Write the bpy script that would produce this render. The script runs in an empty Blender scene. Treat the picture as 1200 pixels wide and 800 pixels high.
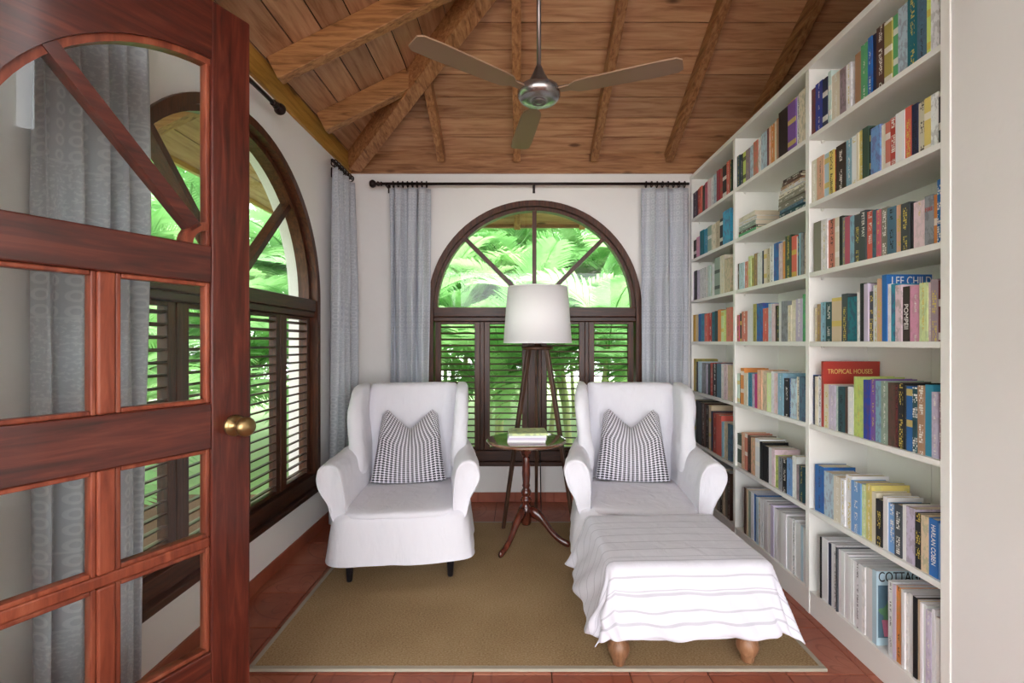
import bpy, math, random
from mathutils import Vector, Matrix, noise as mnoise
random.seed(7)
C = bpy.context.scene.collection
PI = math.pi
F = 560.0            # focal length in pixels of the 1200 px wide frame
CAMH = 1.30

# ------------------------------------------------------------------ camera, sky, sun, exposure
cam_d = bpy.data.cameras.new('camera'); cam = bpy.data.objects.new('camera', cam_d); C.objects.link(cam)
cam.location = (0, 0, CAMH); cam.rotation_euler = (PI/2, 0, 0)
cam_d.sensor_width = 36; cam_d.lens = 36*F/1200; cam_d.shift_x = -8/1200; cam_d.clip_start = 0.02
bpy.context.scene.camera = cam
W = bpy.data.worlds.new('sky'); bpy.context.scene.world = W; W.use_nodes = True
bg = W.node_tree.nodes['Background']; bg.inputs[0].default_value = (0.95, 0.97, 1.0, 1); bg.inputs[1].default_value = 3.2
sd = bpy.data.lights.new('sun', 'SUN'); sd.energy = 3.4; sd.angle = 0.02; sd.color = (1.0, 0.95, 0.86)
sun = bpy.data.objects.new('sun', sd); C.objects.link(sun)
sun.rotation_euler = Vector((-0.38, 0.54, -0.75)).to_track_quat('-Z', 'Y').to_euler()
vs = bpy.context.scene.view_settings
vs.view_transform = 'Standard'; vs.look = 'None'; vs.gamma = 1; vs.use_curve_mapping = False; vs.exposure = 1.33
try:
    bpy.context.scene.cycles.max_bounces = 10; bpy.context.scene.cycles.diffuse_bounces = 6
    bpy.context.scene.cycles.transparent_max_bounces = 24
except Exception: pass

# ------------------------------------------------------------------ room measures
XL = -1.373; YB = 3.88; XS = 1.387; ZP = 2.66          # left wall, back wall, bookcase front, wall top
PITCH = 0.50; ZR = 2.80                                 # roof slope, underside of boards at the wall line

# ------------------------------------------------------------------ material helpers
def srgb(h):
    h = h.lstrip('#'); v = [int(h[i:i+2], 16)/255 for i in (0, 2, 4)]
    return tuple((c/12.92 if c <= .04045 else ((c+.055)/1.055)**2.4) for c in v) + (1,)
class NT:
    def __init__(s, name, rough=.6, spec=.5):
        s.m = bpy.data.materials.new(name); s.m.use_nodes = True; s.t = s.m.node_tree
        s.b = s.t.nodes['Principled BSDF']; s.b.inputs['Roughness'].default_value = rough
        s.b.inputs['Specular IOR Level'].default_value = spec
    def n(s, typ, **kw):
        nd = s.t.nodes.new(typ)
        for k, v in kw.items():
            if k.startswith('i_'):
                key = k[2:]; nd.inputs[int(key) if key.isdigit() else key].default_value = v
            else: setattr(nd, k, v)
        return nd
    def l(s, a, ao, b, bi): s.t.links.new(a.outputs[ao], b.inputs[bi])
    def put(s, b, i, v):
        if isinstance(v, (int, float)): b.inputs[i].default_value = v
        else: s.t.links.new(v, b.inputs[i])
    def math(s, op, a, b=None, c=None):
        nd = s.t.nodes.new('ShaderNodeMath'); nd.operation = op
        s.put(nd, 0, a)
        if b is not None: s.put(nd, 1, b)
        if c is not None: s.put(nd, 2, c)
        return nd.outputs[0]
    def ramp(s, fac, stops):
        nd = s.t.nodes.new('ShaderNodeValToRGB'); e = nd.color_ramp.elements
        while len(e) < len(stops): e.new(.5)
        for i, (p, c) in enumerate(stops): e[i].position = p; e[i].color = c
        s.put(nd, 0, fac); return nd.outputs[0]
    def mix(s, fac, a, b, blend='MIX'):
        nd = s.t.nodes.new('ShaderNodeMix'); nd.data_type = 'RGBA'; nd.blend_type = blend
        s.put(nd, 0, fac)
        for i, v in ((6, a), (7, b)):
            if isinstance(v, tuple): nd.inputs[i].default_value = v
            else: s.t.links.new(v, nd.inputs[i])
        return nd.outputs[2]
    def coord(s, kind='Object'):
        return s.t.nodes.new('ShaderNodeTexCoord').outputs[kind]
    def mapping(s, vec, scale=(1, 1, 1), loc=None, rot=(0, 0, 0)):
        nd = s.t.nodes.new('ShaderNodeMapping'); nd.inputs['Scale'].default_value = scale
        nd.inputs['Rotation'].default_value = rot
        s.t.links.new(vec, nd.inputs[0])
        if loc is not None: s.t.links.new(loc, nd.inputs['Location'])
        return nd.outputs[0]
    def noise(s, vec, scale, detail=3, rough=.5, dist=0):
        nd = s.t.nodes.new('ShaderNodeTexNoise'); nd.inputs['Scale'].default_value = scale
        nd.inputs['Detail'].default_value = detail; nd.inputs['Roughness'].default_value = rough
        nd.inputs['Distortion'].default_value = dist
        s.t.links.new(vec, nd.inputs['Vector']); return nd.outputs[0]
    def sep(s, vec):
        nd = s.t.nodes.new('ShaderNodeSeparateXYZ'); s.t.links.new(vec, nd.inputs[0]); return nd.outputs
    def comb(s, x, y, z):
        nd = s.t.nodes.new('ShaderNodeCombineXYZ')
        for i, v in enumerate((x, y, z)): s.put(nd, i, v)
        return nd.outputs[0]
    def rand(s): return s.t.nodes.new('ShaderNodeObjectInfo').outputs['Random']
    def color(s, c):
        if isinstance(c, tuple): s.b.inputs['Base Color'].default_value = c
        else: s.t.links.new(c, s.b.inputs['Base Color'])
    def bump(s, h, strength=.3, dist=.01):
        nd = s.t.nodes.new('ShaderNodeBump'); nd.inputs['Strength'].default_value = strength
        nd.inputs['Distance'].default_value = dist
        s.t.links.new(h, nd.inputs['Height']); s.t.links.new(nd.outputs[0], s.b.inputs['Normal'])

def plain(name, hexc, rough=.6, metal=0, spec=.5, var=0.08):
    t = NT(name, rough, spec); t.b.inputs['Metallic'].default_value = metal
    c = srgb(hexc); nz = t.noise(t.coord(), 30, 3)
    t.color(t.mix(t.math('MULTIPLY', nz, var), c, (c[0]*.4, c[1]*.4, c[2]*.4, 1)))
    return t.m
def wood(name, stops, axis=0, rough=.5, stretch=14, scale=4, bump=.12, knots=False, spec=.4, vary=.35, coat=0):
    """stops: dark -> light colours; grain runs along `axis`"""
    t = NT(name, rough, spec)
    if coat: t.b.inputs['Coat Weight'].default_value = coat; t.b.inputs['Coat Roughness'].default_value = .12
    sc = [stretch]*3; sc[axis] = 1.0
    r = t.rand(); off = t.comb(t.math('MULTIPLY', r, 37.0), t.math('MULTIPLY', r, 91.0), t.math('MULTIPLY', r, 53.0))
    v = t.mapping(t.coord(), tuple(sc), off)
    g = t.noise(v, scale, 5, .6, .6)
    col = t.ramp(g, [(.28 + .44*i/(len(stops)-1), srgb(c)) for i, c in enumerate(stops)])
    lum = t.math('ADD', t.math('MULTIPLY', r, vary), 1.0 - vary*.5)
    nd = t.n('ShaderNodeHueSaturation'); t.put(nd, 'Value', lum); t.t.links.new(col, nd.inputs['Color']); col = nd.outputs[0]
    if knots:
        kv = t.mapping(t.coord(), (3, 3, 3) if False else tuple(2.2 if i == axis else 5.5 for i in range(3)), off)
        vo = t.n('ShaderNodeTexVoronoi'); vo.inputs['Scale'].default_value = 1.0; t.t.links.new(kv, vo.inputs['Vector'])
        k = t.ramp(vo.outputs['Distance'], [(.06, (1, 1, 1, 1)), (.13, (0, 0, 0, 1))])
        col = t.mix(t.math('MULTIPLY', k, .75), col, srgb('#3a1c0e'))
    t.color(col); t.bump(g, bump, .004)
    return t.m

M = {}
def mk_plaster(name, hexc):
    t = NT(name, .85, .2); o = t.coord(); n1 = t.noise(o, 2.2, 4, .6); n2 = t.noise(o, 14, 4, .6)
    c = srgb(hexc)
    t.color(t.mix(t.math('MULTIPLY', n1, .18), c, srgb('#cfc9c6'))); 
    t.bump(t.math('ADD', n1, t.math('MULTIPLY', n2, .3)), .35, .012); return t.m
M['plaster'] = mk_plaster('white rough plaster', '#f1eeec')
M['paint'] = plain('white painted wood', '#f1f1ec', .42, var=.03)
M['paint_wall'] = mk_plaster('smooth white wall', '#ecebe9')
M['board_x'] = wood('ceiling pine along x', ['#8e5f41', '#b98a66', '#caa17e'], 0, .4, 12, 2.5, .06, True, vary=.3)
M['board_y'] = wood('ceiling pine along y', ['#8e5f41', '#b98a66', '#caa17e'], 1, .4, 12, 2.5, .06, True, vary=.3)
M['rafter_x'] = wood('rafter wood x', ['#6a4425', '#a8764a', '#c2905f'], 0, .5, 12, 4, .1)
M['rafter_y'] = wood('rafter wood y', ['#6b4226', '#a06e47', '#b98a5f'], 1, .5, 12, 4, .1)
M['plate_x'] = wood('wall plate x', ['#6d452b', '#986b49', '#b08560'], 0, .5, 12, 3, .1, True)
M['plate_y_lit'] = wood('wall plate y lit yellow', ['#8a5f24', '#b4853a', '#c79a4e'], 1, .5, 12, 3, .1, True)  # yellow cast of the garden light is painted into this wood colour
M['dark'] = wood('dark window wood', ['#2a150c', '#482617', '#5f351f'], 2, .38, 12, 5, .08)
M['dark_x'] = wood('dark slat wood', ['#241209', '#3f2114', '#55301c'], 0, .4, 12, 5, .08)
M['mahog_x'] = wood('mahogany rails', ['#2e110b', '#4a1c13', '#642e21'], 0, .3, 12, 4, .05, coat=.5, vary=.25)
M['mahog_z'] = wood('mahogany stiles', ['#2e110b', '#4a1c13', '#642e21'], 2, .3, 12, 4, .05, coat=.5, vary=.25)
M['bead'] = wood('lit mahogany bead', ['#552317', '#7d3d29', '#94533b'], 2, .35, 8, 4, .05)  # lighter than the rails: light on the bevelled edges put into the colour
M['table_wood'] = wood('turned table wood', ['#2c110b', '#4c2016', '#6b3324'], 2, .22, 8, 4, .04, coat=.6)
M['table_top'] = wood('polished table top', ['#4a2b1d', '#6f4a35', '#86604a'], 0, .12, 10, 3, .02, coat=1.0, spec=.8)
M['lamp_wood'] = wood('lamp leg wood', ['#2b1a12', '#4a3022', '#5e402f'], 2, .35, 10, 5, .05)
M['bun_wood'] = wood('turned bun foot wood', ['#6a4a33', '#906749', '#a67c5c'], 2, .4, 8, 6, .05)
M['black_leg'] = plain('black lacquered leg', '#15131a', .3)
M['iron'] = plain('dark bronze rod', '#2a1a18', .4, .4)
M['nickel'] = plain('brushed nickel', '#a9a4a3', .25, .9)
M['nickel_dark'] = plain('brushed dark nickel', '#7d7472', .3, .85)
M['brass'] = plain('aged brass', '#9a8259', .28, .9)
M['page'] = plain('paper edges', '#d9cdb6', .9)
M['magpage'] = plain('magazine paper', '#e3e4ea', .6)
M['blade'] = plain('fan blade', '#8f7058', .45)

def mk_glass():
    m = bpy.data.materials.new('clear pane glass'); m.use_nodes = True; t = m.node_tree; t.nodes.clear()
    o = t.nodes.new('ShaderNodeOutputMaterial'); mx = t.nodes.new('ShaderNodeMixShader')
    tr = t.nodes.new('ShaderNodeBsdfTransparent'); tr.inputs[0].default_value = (.96, .98, .965, 1)
    gl = t.nodes.new('ShaderNodeBsdfGlossy'); gl.inputs['Roughness'].default_value = 0.0
    ge = t.nodes.new('ShaderNodeNewGeometry'); dt = t.nodes.new('ShaderNodeVectorMath'); dt.operation = 'DOT_PRODUCT'   # Schlick reflectance, same from both faces
    t.links.new(ge.outputs['Incoming'], dt.inputs[0]); t.links.new(ge.outputs['Normal'], dt.inputs[1])
    def mt(op, a, b=None):
        n = t.nodes.new('ShaderNodeMath'); n.operation = op
        for i, v in enumerate((a, b)):
            if v is None: continue
            if isinstance(v, float): n.inputs[i].default_value = v
            else: t.links.new(v, n.inputs[i])
        return n.outputs[0]
    k = mt('ADD', mt('MULTIPLY', mt('POWER', mt('SUBTRACT', 1.0, mt('ABSOLUTE', dt.outputs['Value'])), 5.0), .96), .022)
    t.links.new(k, mx.inputs[0]); t.links.new(tr.outputs[0], mx.inputs[1]); t.links.new(gl.outputs[0], mx.inputs[2])
    t.links.new(mx.outputs[0], o.inputs[0]); return m
M['glass'] = mk_glass()

def mk_cloth(name, hexc, wr=.5, stripes=False):
    t = NT(name, .9, .15); t.b.inputs['Sheen Weight'].default_value = .15
    o = t.coord(); c = srgb(hexc)
    n1 = t.noise(t.mapping(o, (9, 9, 3)), 1.2, 3, .5, .8); n2 = t.noise(o, 160, 2)
    col = t.mix(t.math('MULTIPLY', n1, .1), c, srgb('#c9cad6'))
    if stripes:
        uv = t.coord('UV'); v = t.sep(uv)[1]
        for p, w in ((.05, .010), (.093, .007), (.150, .010), (.163, .004), (.21, .007), (.27, .008), (.30, .004), (.36, .006), (.43, .006), (.5, .006), (.57, .006), (.64, .006), (.72, .006), (.8, .006), (.88, .006)):
            d = t.math('ABSOLUTE', t.math('SUBTRACT', v, p)); k = t.math('LESS_THAN', d, w*.5)
            col = t.mix(t.math('MULTIPLY', k, .55), col, srgb('#a3a2ae'))
    t.color(col); t.bump(t.math('ADD', n1, t.math('MULTIPLY', n2, .05)), wr, .02)
    return t.m
M['slip'] = mk_cloth('white slipcover cotton', '#e6e5ec', .5)
M['throw'] = mk_cloth('white woven throw', '#d8d7e0', .3, True)
M['shade'] = mk_cloth('white lampshade linen', '#f0eeee', .05)

def mk_curtain():
    t = NT('printed pale curtain', .9, .1)
    uv = t.sep(t.coord('UV')); u = t.math('MULTIPLY', uv[0], 15.0); v = t.math('MULTIPLY', uv[1], 56.0)
    band = t.n('ShaderNodeTexWhiteNoise', noise_dimensions='1D'); t.put(band, 'W', t.math('FLOOR', t.math('DIVIDE', v, 5.0)))
    # rings
    fu = t.math('SUBTRACT', t.math('FRACT', u), .5); fv = t.math('SUBTRACT', t.math('FRACT', v), .5)
    r = t.math('SQRT', t.math('ADD', t.math('MULTIPLY', fu, fu), t.math('MULTIPLY', fv, fv)))
    ring = t.math('LESS_THAN', t.math('ABSOLUTE', t.math('SUBTRACT', r, .3)), .09)
    gl = t.noise(t.comb(t.math('MULTIPLY', u, 2.4), t.math('MULTIPLY', v, 2.4), 0.0), 2.0, 2)
    glyph = t.math('GREATER_THAN', gl, .55)
    sel = t.math('GREATER_THAN', band.outputs[0], .62)
    pat = t.math('ADD', t.math('MULTIPLY', ring, sel), t.math('MULTIPLY', glyph, t.math('SUBTRACT', 1.0, sel)))
    ln = t.math('LESS_THAN', t.math('FRACT', t.math('DIVIDE', v, 5.0)), .03)
    pat = t.math('MINIMUM', t.math('ADD', pat, ln), 1.0)
    tone = t.mix(t.math('MULTIPLY', band.outputs[0], .5), srgb('#cfd2da'), srgb('#bcc1cc'))
    t.color(t.mix(t.math('MULTIPLY', pat, .5), tone, srgb('#eceef2')))
    tr = t.n('ShaderNodeBsdfTranslucent'); tr.inputs[0].default_value = srgb('#b9bfca')
    mx = t.n('ShaderNodeMixShader'); mx.inputs[0].default_value = .2
    out = [n for n in t.t.nodes if n.type == 'OUTPUT_MATERIAL'][0]
    t.l(t.b, 0, mx, 1); t.l(tr, 0, mx, 2); t.l(mx, 0, out, 0); return t.m
M['curtain'] = mk_curtain()

def mk_pillow():
    t = NT('navy and white woven pillow', .85, .1); uv = t.sep(t.coord('UV'))
    fu = t.math('ABSOLUTE', t.math('SUBTRACT', t.math('FRACT', t.math('MULTIPLY', uv[0], 17.0)), .5))
    fv = t.math('ABSOLUTE', t.math('SUBTRACT', t.math('FRACT', t.math('MULTIPLY', uv[1], 30.0)), .5))
    wdt = t.math('ADD', .06, t.math('MULTIPLY', t.math('GREATER_THAN', fv, .23), .33))
    k = t.math('LESS_THAN', fu, wdt)
    t.color(t.mix(k, srgb('#eae8ee'), srgb('#14131f'))); t.bump(k, .2, .003); return t.m
M['pillow'] = mk_pillow()

def mk_tile():
    t = NT('terracotta floor tile', .38, .45)
    g = t.n('ShaderNodeNewGeometry').outputs['Position']; o = t.sep(g)
    n1 = t.noise(g, 5, 4, .6); r = t.rand()
    col = t.ramp(t.math('ADD', t.math('MULTIPLY', n1, .7), t.math('MULTIPLY', r, .3)),
                 [(.25, srgb('#83432f')), (.5, srgb('#a05842')), (.75, srgb('#b5745c'))])
    def cell(a, c, p): return t.math('SUBTRACT', t.math('MULTIPLY', t.math('FRACT', t.math('DIVIDE', t.math('SUBTRACT', a, c - p/2), p)), p), p/2)
    x = cell(o[0], -.486, .614); y = cell(o[1], 1.862, .61)
    rr = t.math('SQRT', t.math('ADD', t.math('MULTIPLY', x, x), t.math('MULTIPLY', y, y)))
    th = t.math('ARCTAN2', y, x)
    pet = t.math('ABSOLUTE', t.math('SINE', t.math('MULTIPLY', th, 4.0)))
    l1 = t.math('LESS_THAN', t.math('ABSOLUTE', t.math('SUBTRACT', rr, t.math('ADD', .08, t.math('MULTIPLY', pet, .12)))), .006)
    l2 = t.math('LESS_THAN', t.math('ABSOLUTE', t.math('SUBTRACT', rr, t.math('ADD', .03, t.math('MULTIPLY', pet, .09)))), .005)
    l3 = t.math('LESS_THAN', t.math('ABSOLUTE', t.math('SUBTRACT', rr, .235)), .005)
    L = t.math('MAXIMUM', t.math('MAXIMUM', l1, l2), l3)
    t.color(t.mix(t.math('MULTIPLY', L, .35), col, srgb('#6d3022')))
    t.bump(t.math('SUBTRACT', t.math('MULTIPLY', n1, .3), L), .4, .004); return t.m
M['tile'] = mk_tile()
M['grout'] = plain('dark grout', '#6b4636', .9)

def mk_rug():
    t = NT('tan sisal weave', .95, .1); o = t.coord()
    w1 = t.n('ShaderNodeTexWave', wave_type='BANDS', bands_direction='Y'); w1.inputs['Scale'].default_value = 60
    w1.inputs['Distortion'].default_value = 1.5; t.t.links.new(o, w1.inputs[0])
    n1 = t.noise(t.mapping(o, (120, 240, 1)), 1.0, 2); n2 = t.noise(o, 2, 3)
    f = t.math('ADD', t.math('MULTIPLY', n1, .7), t.math('MULTIPLY', n2, .3))
    t.color(t.ramp(f, [(.3, srgb('#836a4c')), (.5, srgb('#a58a66')), (.72, srgb('#c0a985'))]))
    t.bump(t.math('ADD', n1, w1.outputs[1]), .5, .004); return t.m
M['rug'] = mk_rug()
M['binding'] = plain('rug binding tape', '#aaa190', .9)

def mk_leaf():
    t = NT('palm leaf', .45, .4); r = t.rand(); n1 = t.noise(t.coord(), 3, 2)
    f = t.math('ADD', t.math('MULTIPLY', r, .5), t.math('MULTIPLY', n1, .5))
    col = t.ramp(f, [(.25, srgb('#6d9e60')), (.5, srgb('#8dbb79')), (.75, srgb('#b2d598'))])
    t.color(col); tr = t.n('ShaderNodeBsdfTranslucent'); t.t.links.new(col, tr.inputs[0])
    mx = t.n('ShaderNodeMixShader'); mx.inputs[0].default_value = .5
    out = [n for n in t.t.nodes if n.type == 'OUTPUT_MATERIAL'][0]
    t.l(t.b, 0, mx, 1); t.l(tr, 0, mx, 2); t.l(mx, 0, out, 0); return t.m
M['leaf'] = mk_leaf()
M['stem'] = plain('palm cane', '#b9b98a', .6, var=.3)
M['lawn'] = plain('garden ground', '#b3cc92', .9, var=.4)

def mk_book(name, mode):
    """spine paint: object colour with title-like marks on the front (x<0.002) face"""
    t = NT(name, .45, .4)
    oi = t.n('ShaderNodeObjectInfo'); base = oi.outputs['Color']; r = oi.outputs['Random']
    o = t.sep(t.coord()); x, y, z = o[0], o[1], o[2]
    spine = t.math('LESS_THAN', x, .0022)
    ink = t.ramp(t.math('FRACT', t.math('MULTIPLY', r, 17.3)), [(0, srgb('#f2efe8')), (.45, srgb('#f2efe8')), (.46, srgb('#1c1c22')), (.75, srgb('#1c1c22')), (.76, srgb('#d8c25a')), (1, srgb('#d8c25a'))])
    ink.node.color_ramp.interpolation = 'CONSTANT'
    col = base
    z2 = t.math('ADD', z, t.math('MULTIPLY', r, 9.0))
    wn = t.n('ShaderNodeTexWhiteNoise', noise_dimensions='2D')
    if mode in ('letter', 'small'):
        cell = .0085 if mode == 'letter' else .0055
        t.t.links.new(t.comb(t.math('FLOOR', t.math('DIVIDE', z2, cell)), t.math('FLOOR', t.math('DIVIDE', y, .0035)), 0.0), wn.inputs[0])
        on = t.math('GREATER_THAN', wn.outputs[0], .42)
        gap = t.math('GREATER_THAN', t.math('FRACT', t.math('DIVIDE', z2, cell)), .22)
        half = .0085 if mode == 'letter' else .004
        cen = t.math('LESS_THAN', t.math('ABSOLUTE', y), half)
        wrd = t.noise(t.comb(t.math('MULTIPLY', z2, 22.0), r, 0.0), 1.0, 0)
        w2 = t.math('GREATER_THAN', wrd, .44)
        k = t.math('MULTIPLY', t.math('MULTIPLY', on, gap), t.math('MULTIPLY', t.math('MULTIPLY', cen, w2), spine))
        col = t.mix(t.math('MULTIPLY', k, .85), base, ink)
    if mode in ('pict', 'small'):
        v = t.comb(t.math('MULTIPLY', y, 60.0), t.math('MULTIPLY', z2, 28.0), t.math('MULTIPLY', x, 25.0))
        n1 = t.noise(v, 1.0, 3, .6)
        k2 = t.ramp(n1, [(.5, (0, 0, 0, 1)), (.56, (1, 1, 1, 1))])
        nd = t.n('ShaderNodeHueSaturation'); nd.inputs['Hue'].default_value = .56; nd.inputs['Value'].default_value = .62; nd.inputs['Saturation'].default_value = .8
        t.t.links.new(base, nd.inputs['Color'])
        amt = .75 if mode == 'pict' else .35
        col = t.mix(t.math('MULTIPLY', k2, amt), col, nd.outputs[0])
    if mode == 'band':
        zz = t.math('FRACT', t.math('MULTIPLY', z2, 9.0))
        k = t.math('MULTIPLY', t.math('LESS_THAN', zz, .22), spine)
        col = t.mix(t.math('MULTIPLY', k, .8), base, ink)
    t.color(col); return t.m
for md in ('letter', 'small', 'pict', 'band', 'flat'): M['bk_'+md] = mk_book('book '+md, md)

# ------------------------------------------------------------------ geometry helpers
class MB:
    def __init__(s): s.v = []; s.f = []; s.uv = None; s.sm = []
    def add(s, vs, fs, smooth=False):
        b = len(s.v); s.v += [tuple(p) for p in vs]; s.f += [[b+i for i in f] for f in fs]; s.sm += [smooth]*len(fs); return s
    def box(s, x0, x1, y0, y1, z0, z1):
        return s.add([(x0,y0,z0),(x1,y0,z0),(x1,y1,z0),(x0,y1,z0),(x0,y0,z1),(x1,y0,z1),(x1,y1,z1),(x0,y1,z1)],
              [(0,3,2,1),(4,5,6,7),(0,1,5,4),(1,2,6,5),(2,3,7,6),(3,0,4,7)])
    def beam(s, p0, p1, w, h, up=(0,0,1)):
        """box from p0 to p1, its top face centred on the line, hanging h below it along -up"""
        p0 = Vector(p0); p1 = Vector(p1); d = (p1-p0).normalized(); up = Vector(up); sd = d.cross(up).normalized(); u = sd.cross(d).normalized()
        a = sd*w/2; vs = []
        for p in (p0, p1): vs += [p-a-u*h, p+a-u*h, p+a, p-a]
        return s.add(vs, [(0,1,2,3),(7,6,5,4),(0,4,5,1),(1,5,6,2),(2,6,7,3),(3,7,4,0)])
    def lathe(s, prof, n=24, c=(0,0,0), axis='z', smooth=True):
        vs = []; fs = []
        for r, h in prof:
            for i in range(n):
                a = 2*PI*i/n; x, y = r*math.cos(a), r*math.sin(a)
                p = (x, y, h) if axis == 'z' else ((h, x, y) if axis == 'x' else (x, h, -y))
                vs.append((p[0]+c[0], p[1]+c[1], p[2]+c[2]))
        m = len(prof)
        for j in range(m-1):
            for i in range(n):
                fs.append((j*n+i, j*n+(i+1)%n, (j+1)*n+(i+1)%n, (j+1)*n+i))
        if prof[0][0] > 1e-5: fs.append(tuple(range(n))[::-1])
        if prof[-1][0] > 1e-5: fs.append(tuple((m-1)*n+i for i in range(n)))
        return s.add(vs, fs, smooth)
    def tube(s, pts, rad, n=8, smooth=True):
        pts = [Vector(p) for p in pts]; R = rad if isinstance(rad, (list, tuple)) else [rad]*len(pts)
        vs = []; fs = []; ref = None
        for k, p in enumerate(pts):
            t = (pts[min(k+1, len(pts)-1)] - pts[max(k-1, 0)]).normalized()
            if ref is None: ref = Vector((1,0,0)) if abs(t.x) < .8 else Vector((0,1,0))
            a = (ref - t*ref.dot(t)).normalized(); ref = a; b = t.cross(a)
            for i in range(n):
                th = 2*PI*i/n; q = p + (a*math.cos(th) + b*math.sin(th))*R[k]; vs.append(q)
        for k in range(len(pts)-1):
            for i in range(n): fs.append((k*n+i, k*n+(i+1)%n, (k+1)*n+(i+1)%n, (k+1)*n+i))
        fs.append(tuple(range(n))[::-1]); fs.append(tuple((len(pts)-1)*n+i for i in range(n)))
        return s.add(vs, fs, smooth)
    def prism(s, poly, y0, y1, axis='y'):
        """polygon in (x,z) extruded along y (or (x,y) along z)"""
        n = len(poly)
        if axis == 'y': vs = [(a, y0, b) for a, b in poly] + [(a, y1, b) for a, b in poly]
        else: vs = [(a, b, y0) for a, b in poly] + [(a, b, y1) for a, b in poly]
        fs = [tuple(range(n)), tuple(range(2*n-1, n-1, -1))] + [(i, i+n, (i+1)%n+n, (i+1)%n) for i in range(n)]
        return s.add(vs, fs)
    def loft(s, rings, smooth=True, caps=True):
        n = len(rings[0]); vs = [p for r in rings for p in r]; fs = []
        for k in range(len(rings)-1):
            for i in range(n): fs.append((k*n+i, k*n+(i+1)%n, (k+1)*n+(i+1)%n, (k+1)*n+i))
        if caps: fs.append(tuple(range(n))[::-1]); fs.append(tuple((len(rings)-1)*n+i for i in range(n)))
        return s.add(vs, fs, smooth)
    def grid(s, fn, nu, nv, uvfn=None):
        b = len(s.v); s.uv = s.uv or []
        for j in range(nv+1):
            for i in range(nu+1):
                s.v.append(tuple(fn(i/nu, j/nv))); s.uv.append(uvfn(i/nu, j/nv) if uvfn else (i/nu, j/nv))
        for j in range(nv):
            for i in range(nu):
                a = b + j*(nu+1)+i; s.f.append([a, a+1, a+nu+2, a+nu+1]); s.sm.append(True)
        return s
    def mesh(s, name):
        me = bpy.data.meshes.new(name); me.from_pydata(s.v, [], s.f); me.polygons.foreach_set('use_smooth', s.sm)
        if s.uv:
            ul = me.uv_layers.new(name='uv')
            for lp in me.loops: ul.data[lp.index].uv = s.uv[lp.vertex_index]
        import bmesh
        b = bmesh.new(); b.from_mesh(me); bmesh.ops.recalc_face_normals(b, faces=b.faces); b.to_mesh(me); b.free()
        me.update(); return me
    def build(s, name, mat, parent=None, bevel=0, sub=0, **kw):
        return place(name, s.mesh(name), mat, parent, bevel, sub, **kw)
def place(name, me, mat, parent=None, bevel=0, sub=0, loc=None, rot=None, label=None):
    if mat is not None and not me.materials: me.materials.append(M[mat] if isinstance(mat, str) else mat)
    o = bpy.data.objects.new(name, me); C.objects.link(o); o.parent = parent
    if loc is not None: o.location = loc
    if rot is not None: o.rotation_euler = rot
    if bevel:
        m = o.modifiers.new('bevel', 'BEVEL'); m.width = bevel; m.segments = 2; m.limit_method = 'ANGLE'
    if sub:
        m = o.modifiers.new('sub', 'SUBSURF'); m.levels = sub; m.render_levels = sub
    if label: o['label'] = label
    return o
def tag(o, label, cat, group=None):
    o['label'] = label; o['category'] = cat
    if group: o['group'] = group
    return o
def struct(o, label=None, cat=None):
    o['kind'] = 'structure'
    if label: o['label'] = label
    if cat: o['category'] = cat
    return o
def thing(name, label, cat, loc=(0,0,0), rz=0, group=None):
    o = bpy.data.objects.new(name, None); C.objects.link(o); o.location = loc; o.rotation_euler = (0, 0, rz); o.empty_display_size = .05
    return tag(o, label, cat, group)
def text_mesh(body, size, parent, mat, loc, rot, name='title', ext=.0004, width=None):
    cu = bpy.data.curves.new('t', 'FONT'); cu.body = body; cu.size = size; cu.extrude = ext; cu.align_x = 'CENTER'; cu.align_y = 'CENTER'
    to = bpy.data.objects.new('t', cu); C.objects.link(to); dg = bpy.context.evaluated_depsgraph_get(); dg.update()
    me = bpy.data.meshes.new_from_object(to.evaluated_get(dg)); bpy.data.objects.remove(to); bpy.data.curves.remove(cu)
    o = place(name, me, mat, parent, loc=loc, rot=rot)
    if width:
        xs = [v.co.x for v in me.vertices]; k = width/(max(xs)-min(xs)); me.transform(Matrix.Diagonal((k, 1, 1, 1)))
    return o

# ------------------------------------------------------------------ floor
fl = struct(MB().box(-3.2, 3.2, -4.0, YB+.2, -.06, -.006).build('floor', 'grout'), 'terracotta tile floor with engraved rosettes', 'floor')
tx0 = -.793 - .307*2; ty0 = 2.17 - .305*5
tile_me = None
ix = 0
for i in range(10):
    x0 = max(tx0 + .307*i, XL); x1 = min(tx0 + .307*(i+1), XS+.02)
    if x1 - x0 < .01: continue
    for j in range(12):
        y0 = ty0 + .305*j; y1 = min(y0 + .305, YB)
        if y1 - y0 < .02: continue
        g = .0022
        o = MB().box(x0+g, x1-g, y0+g, y1-g, -.02, 0).build('tile', 'tile', fl, bevel=.003)
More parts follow.
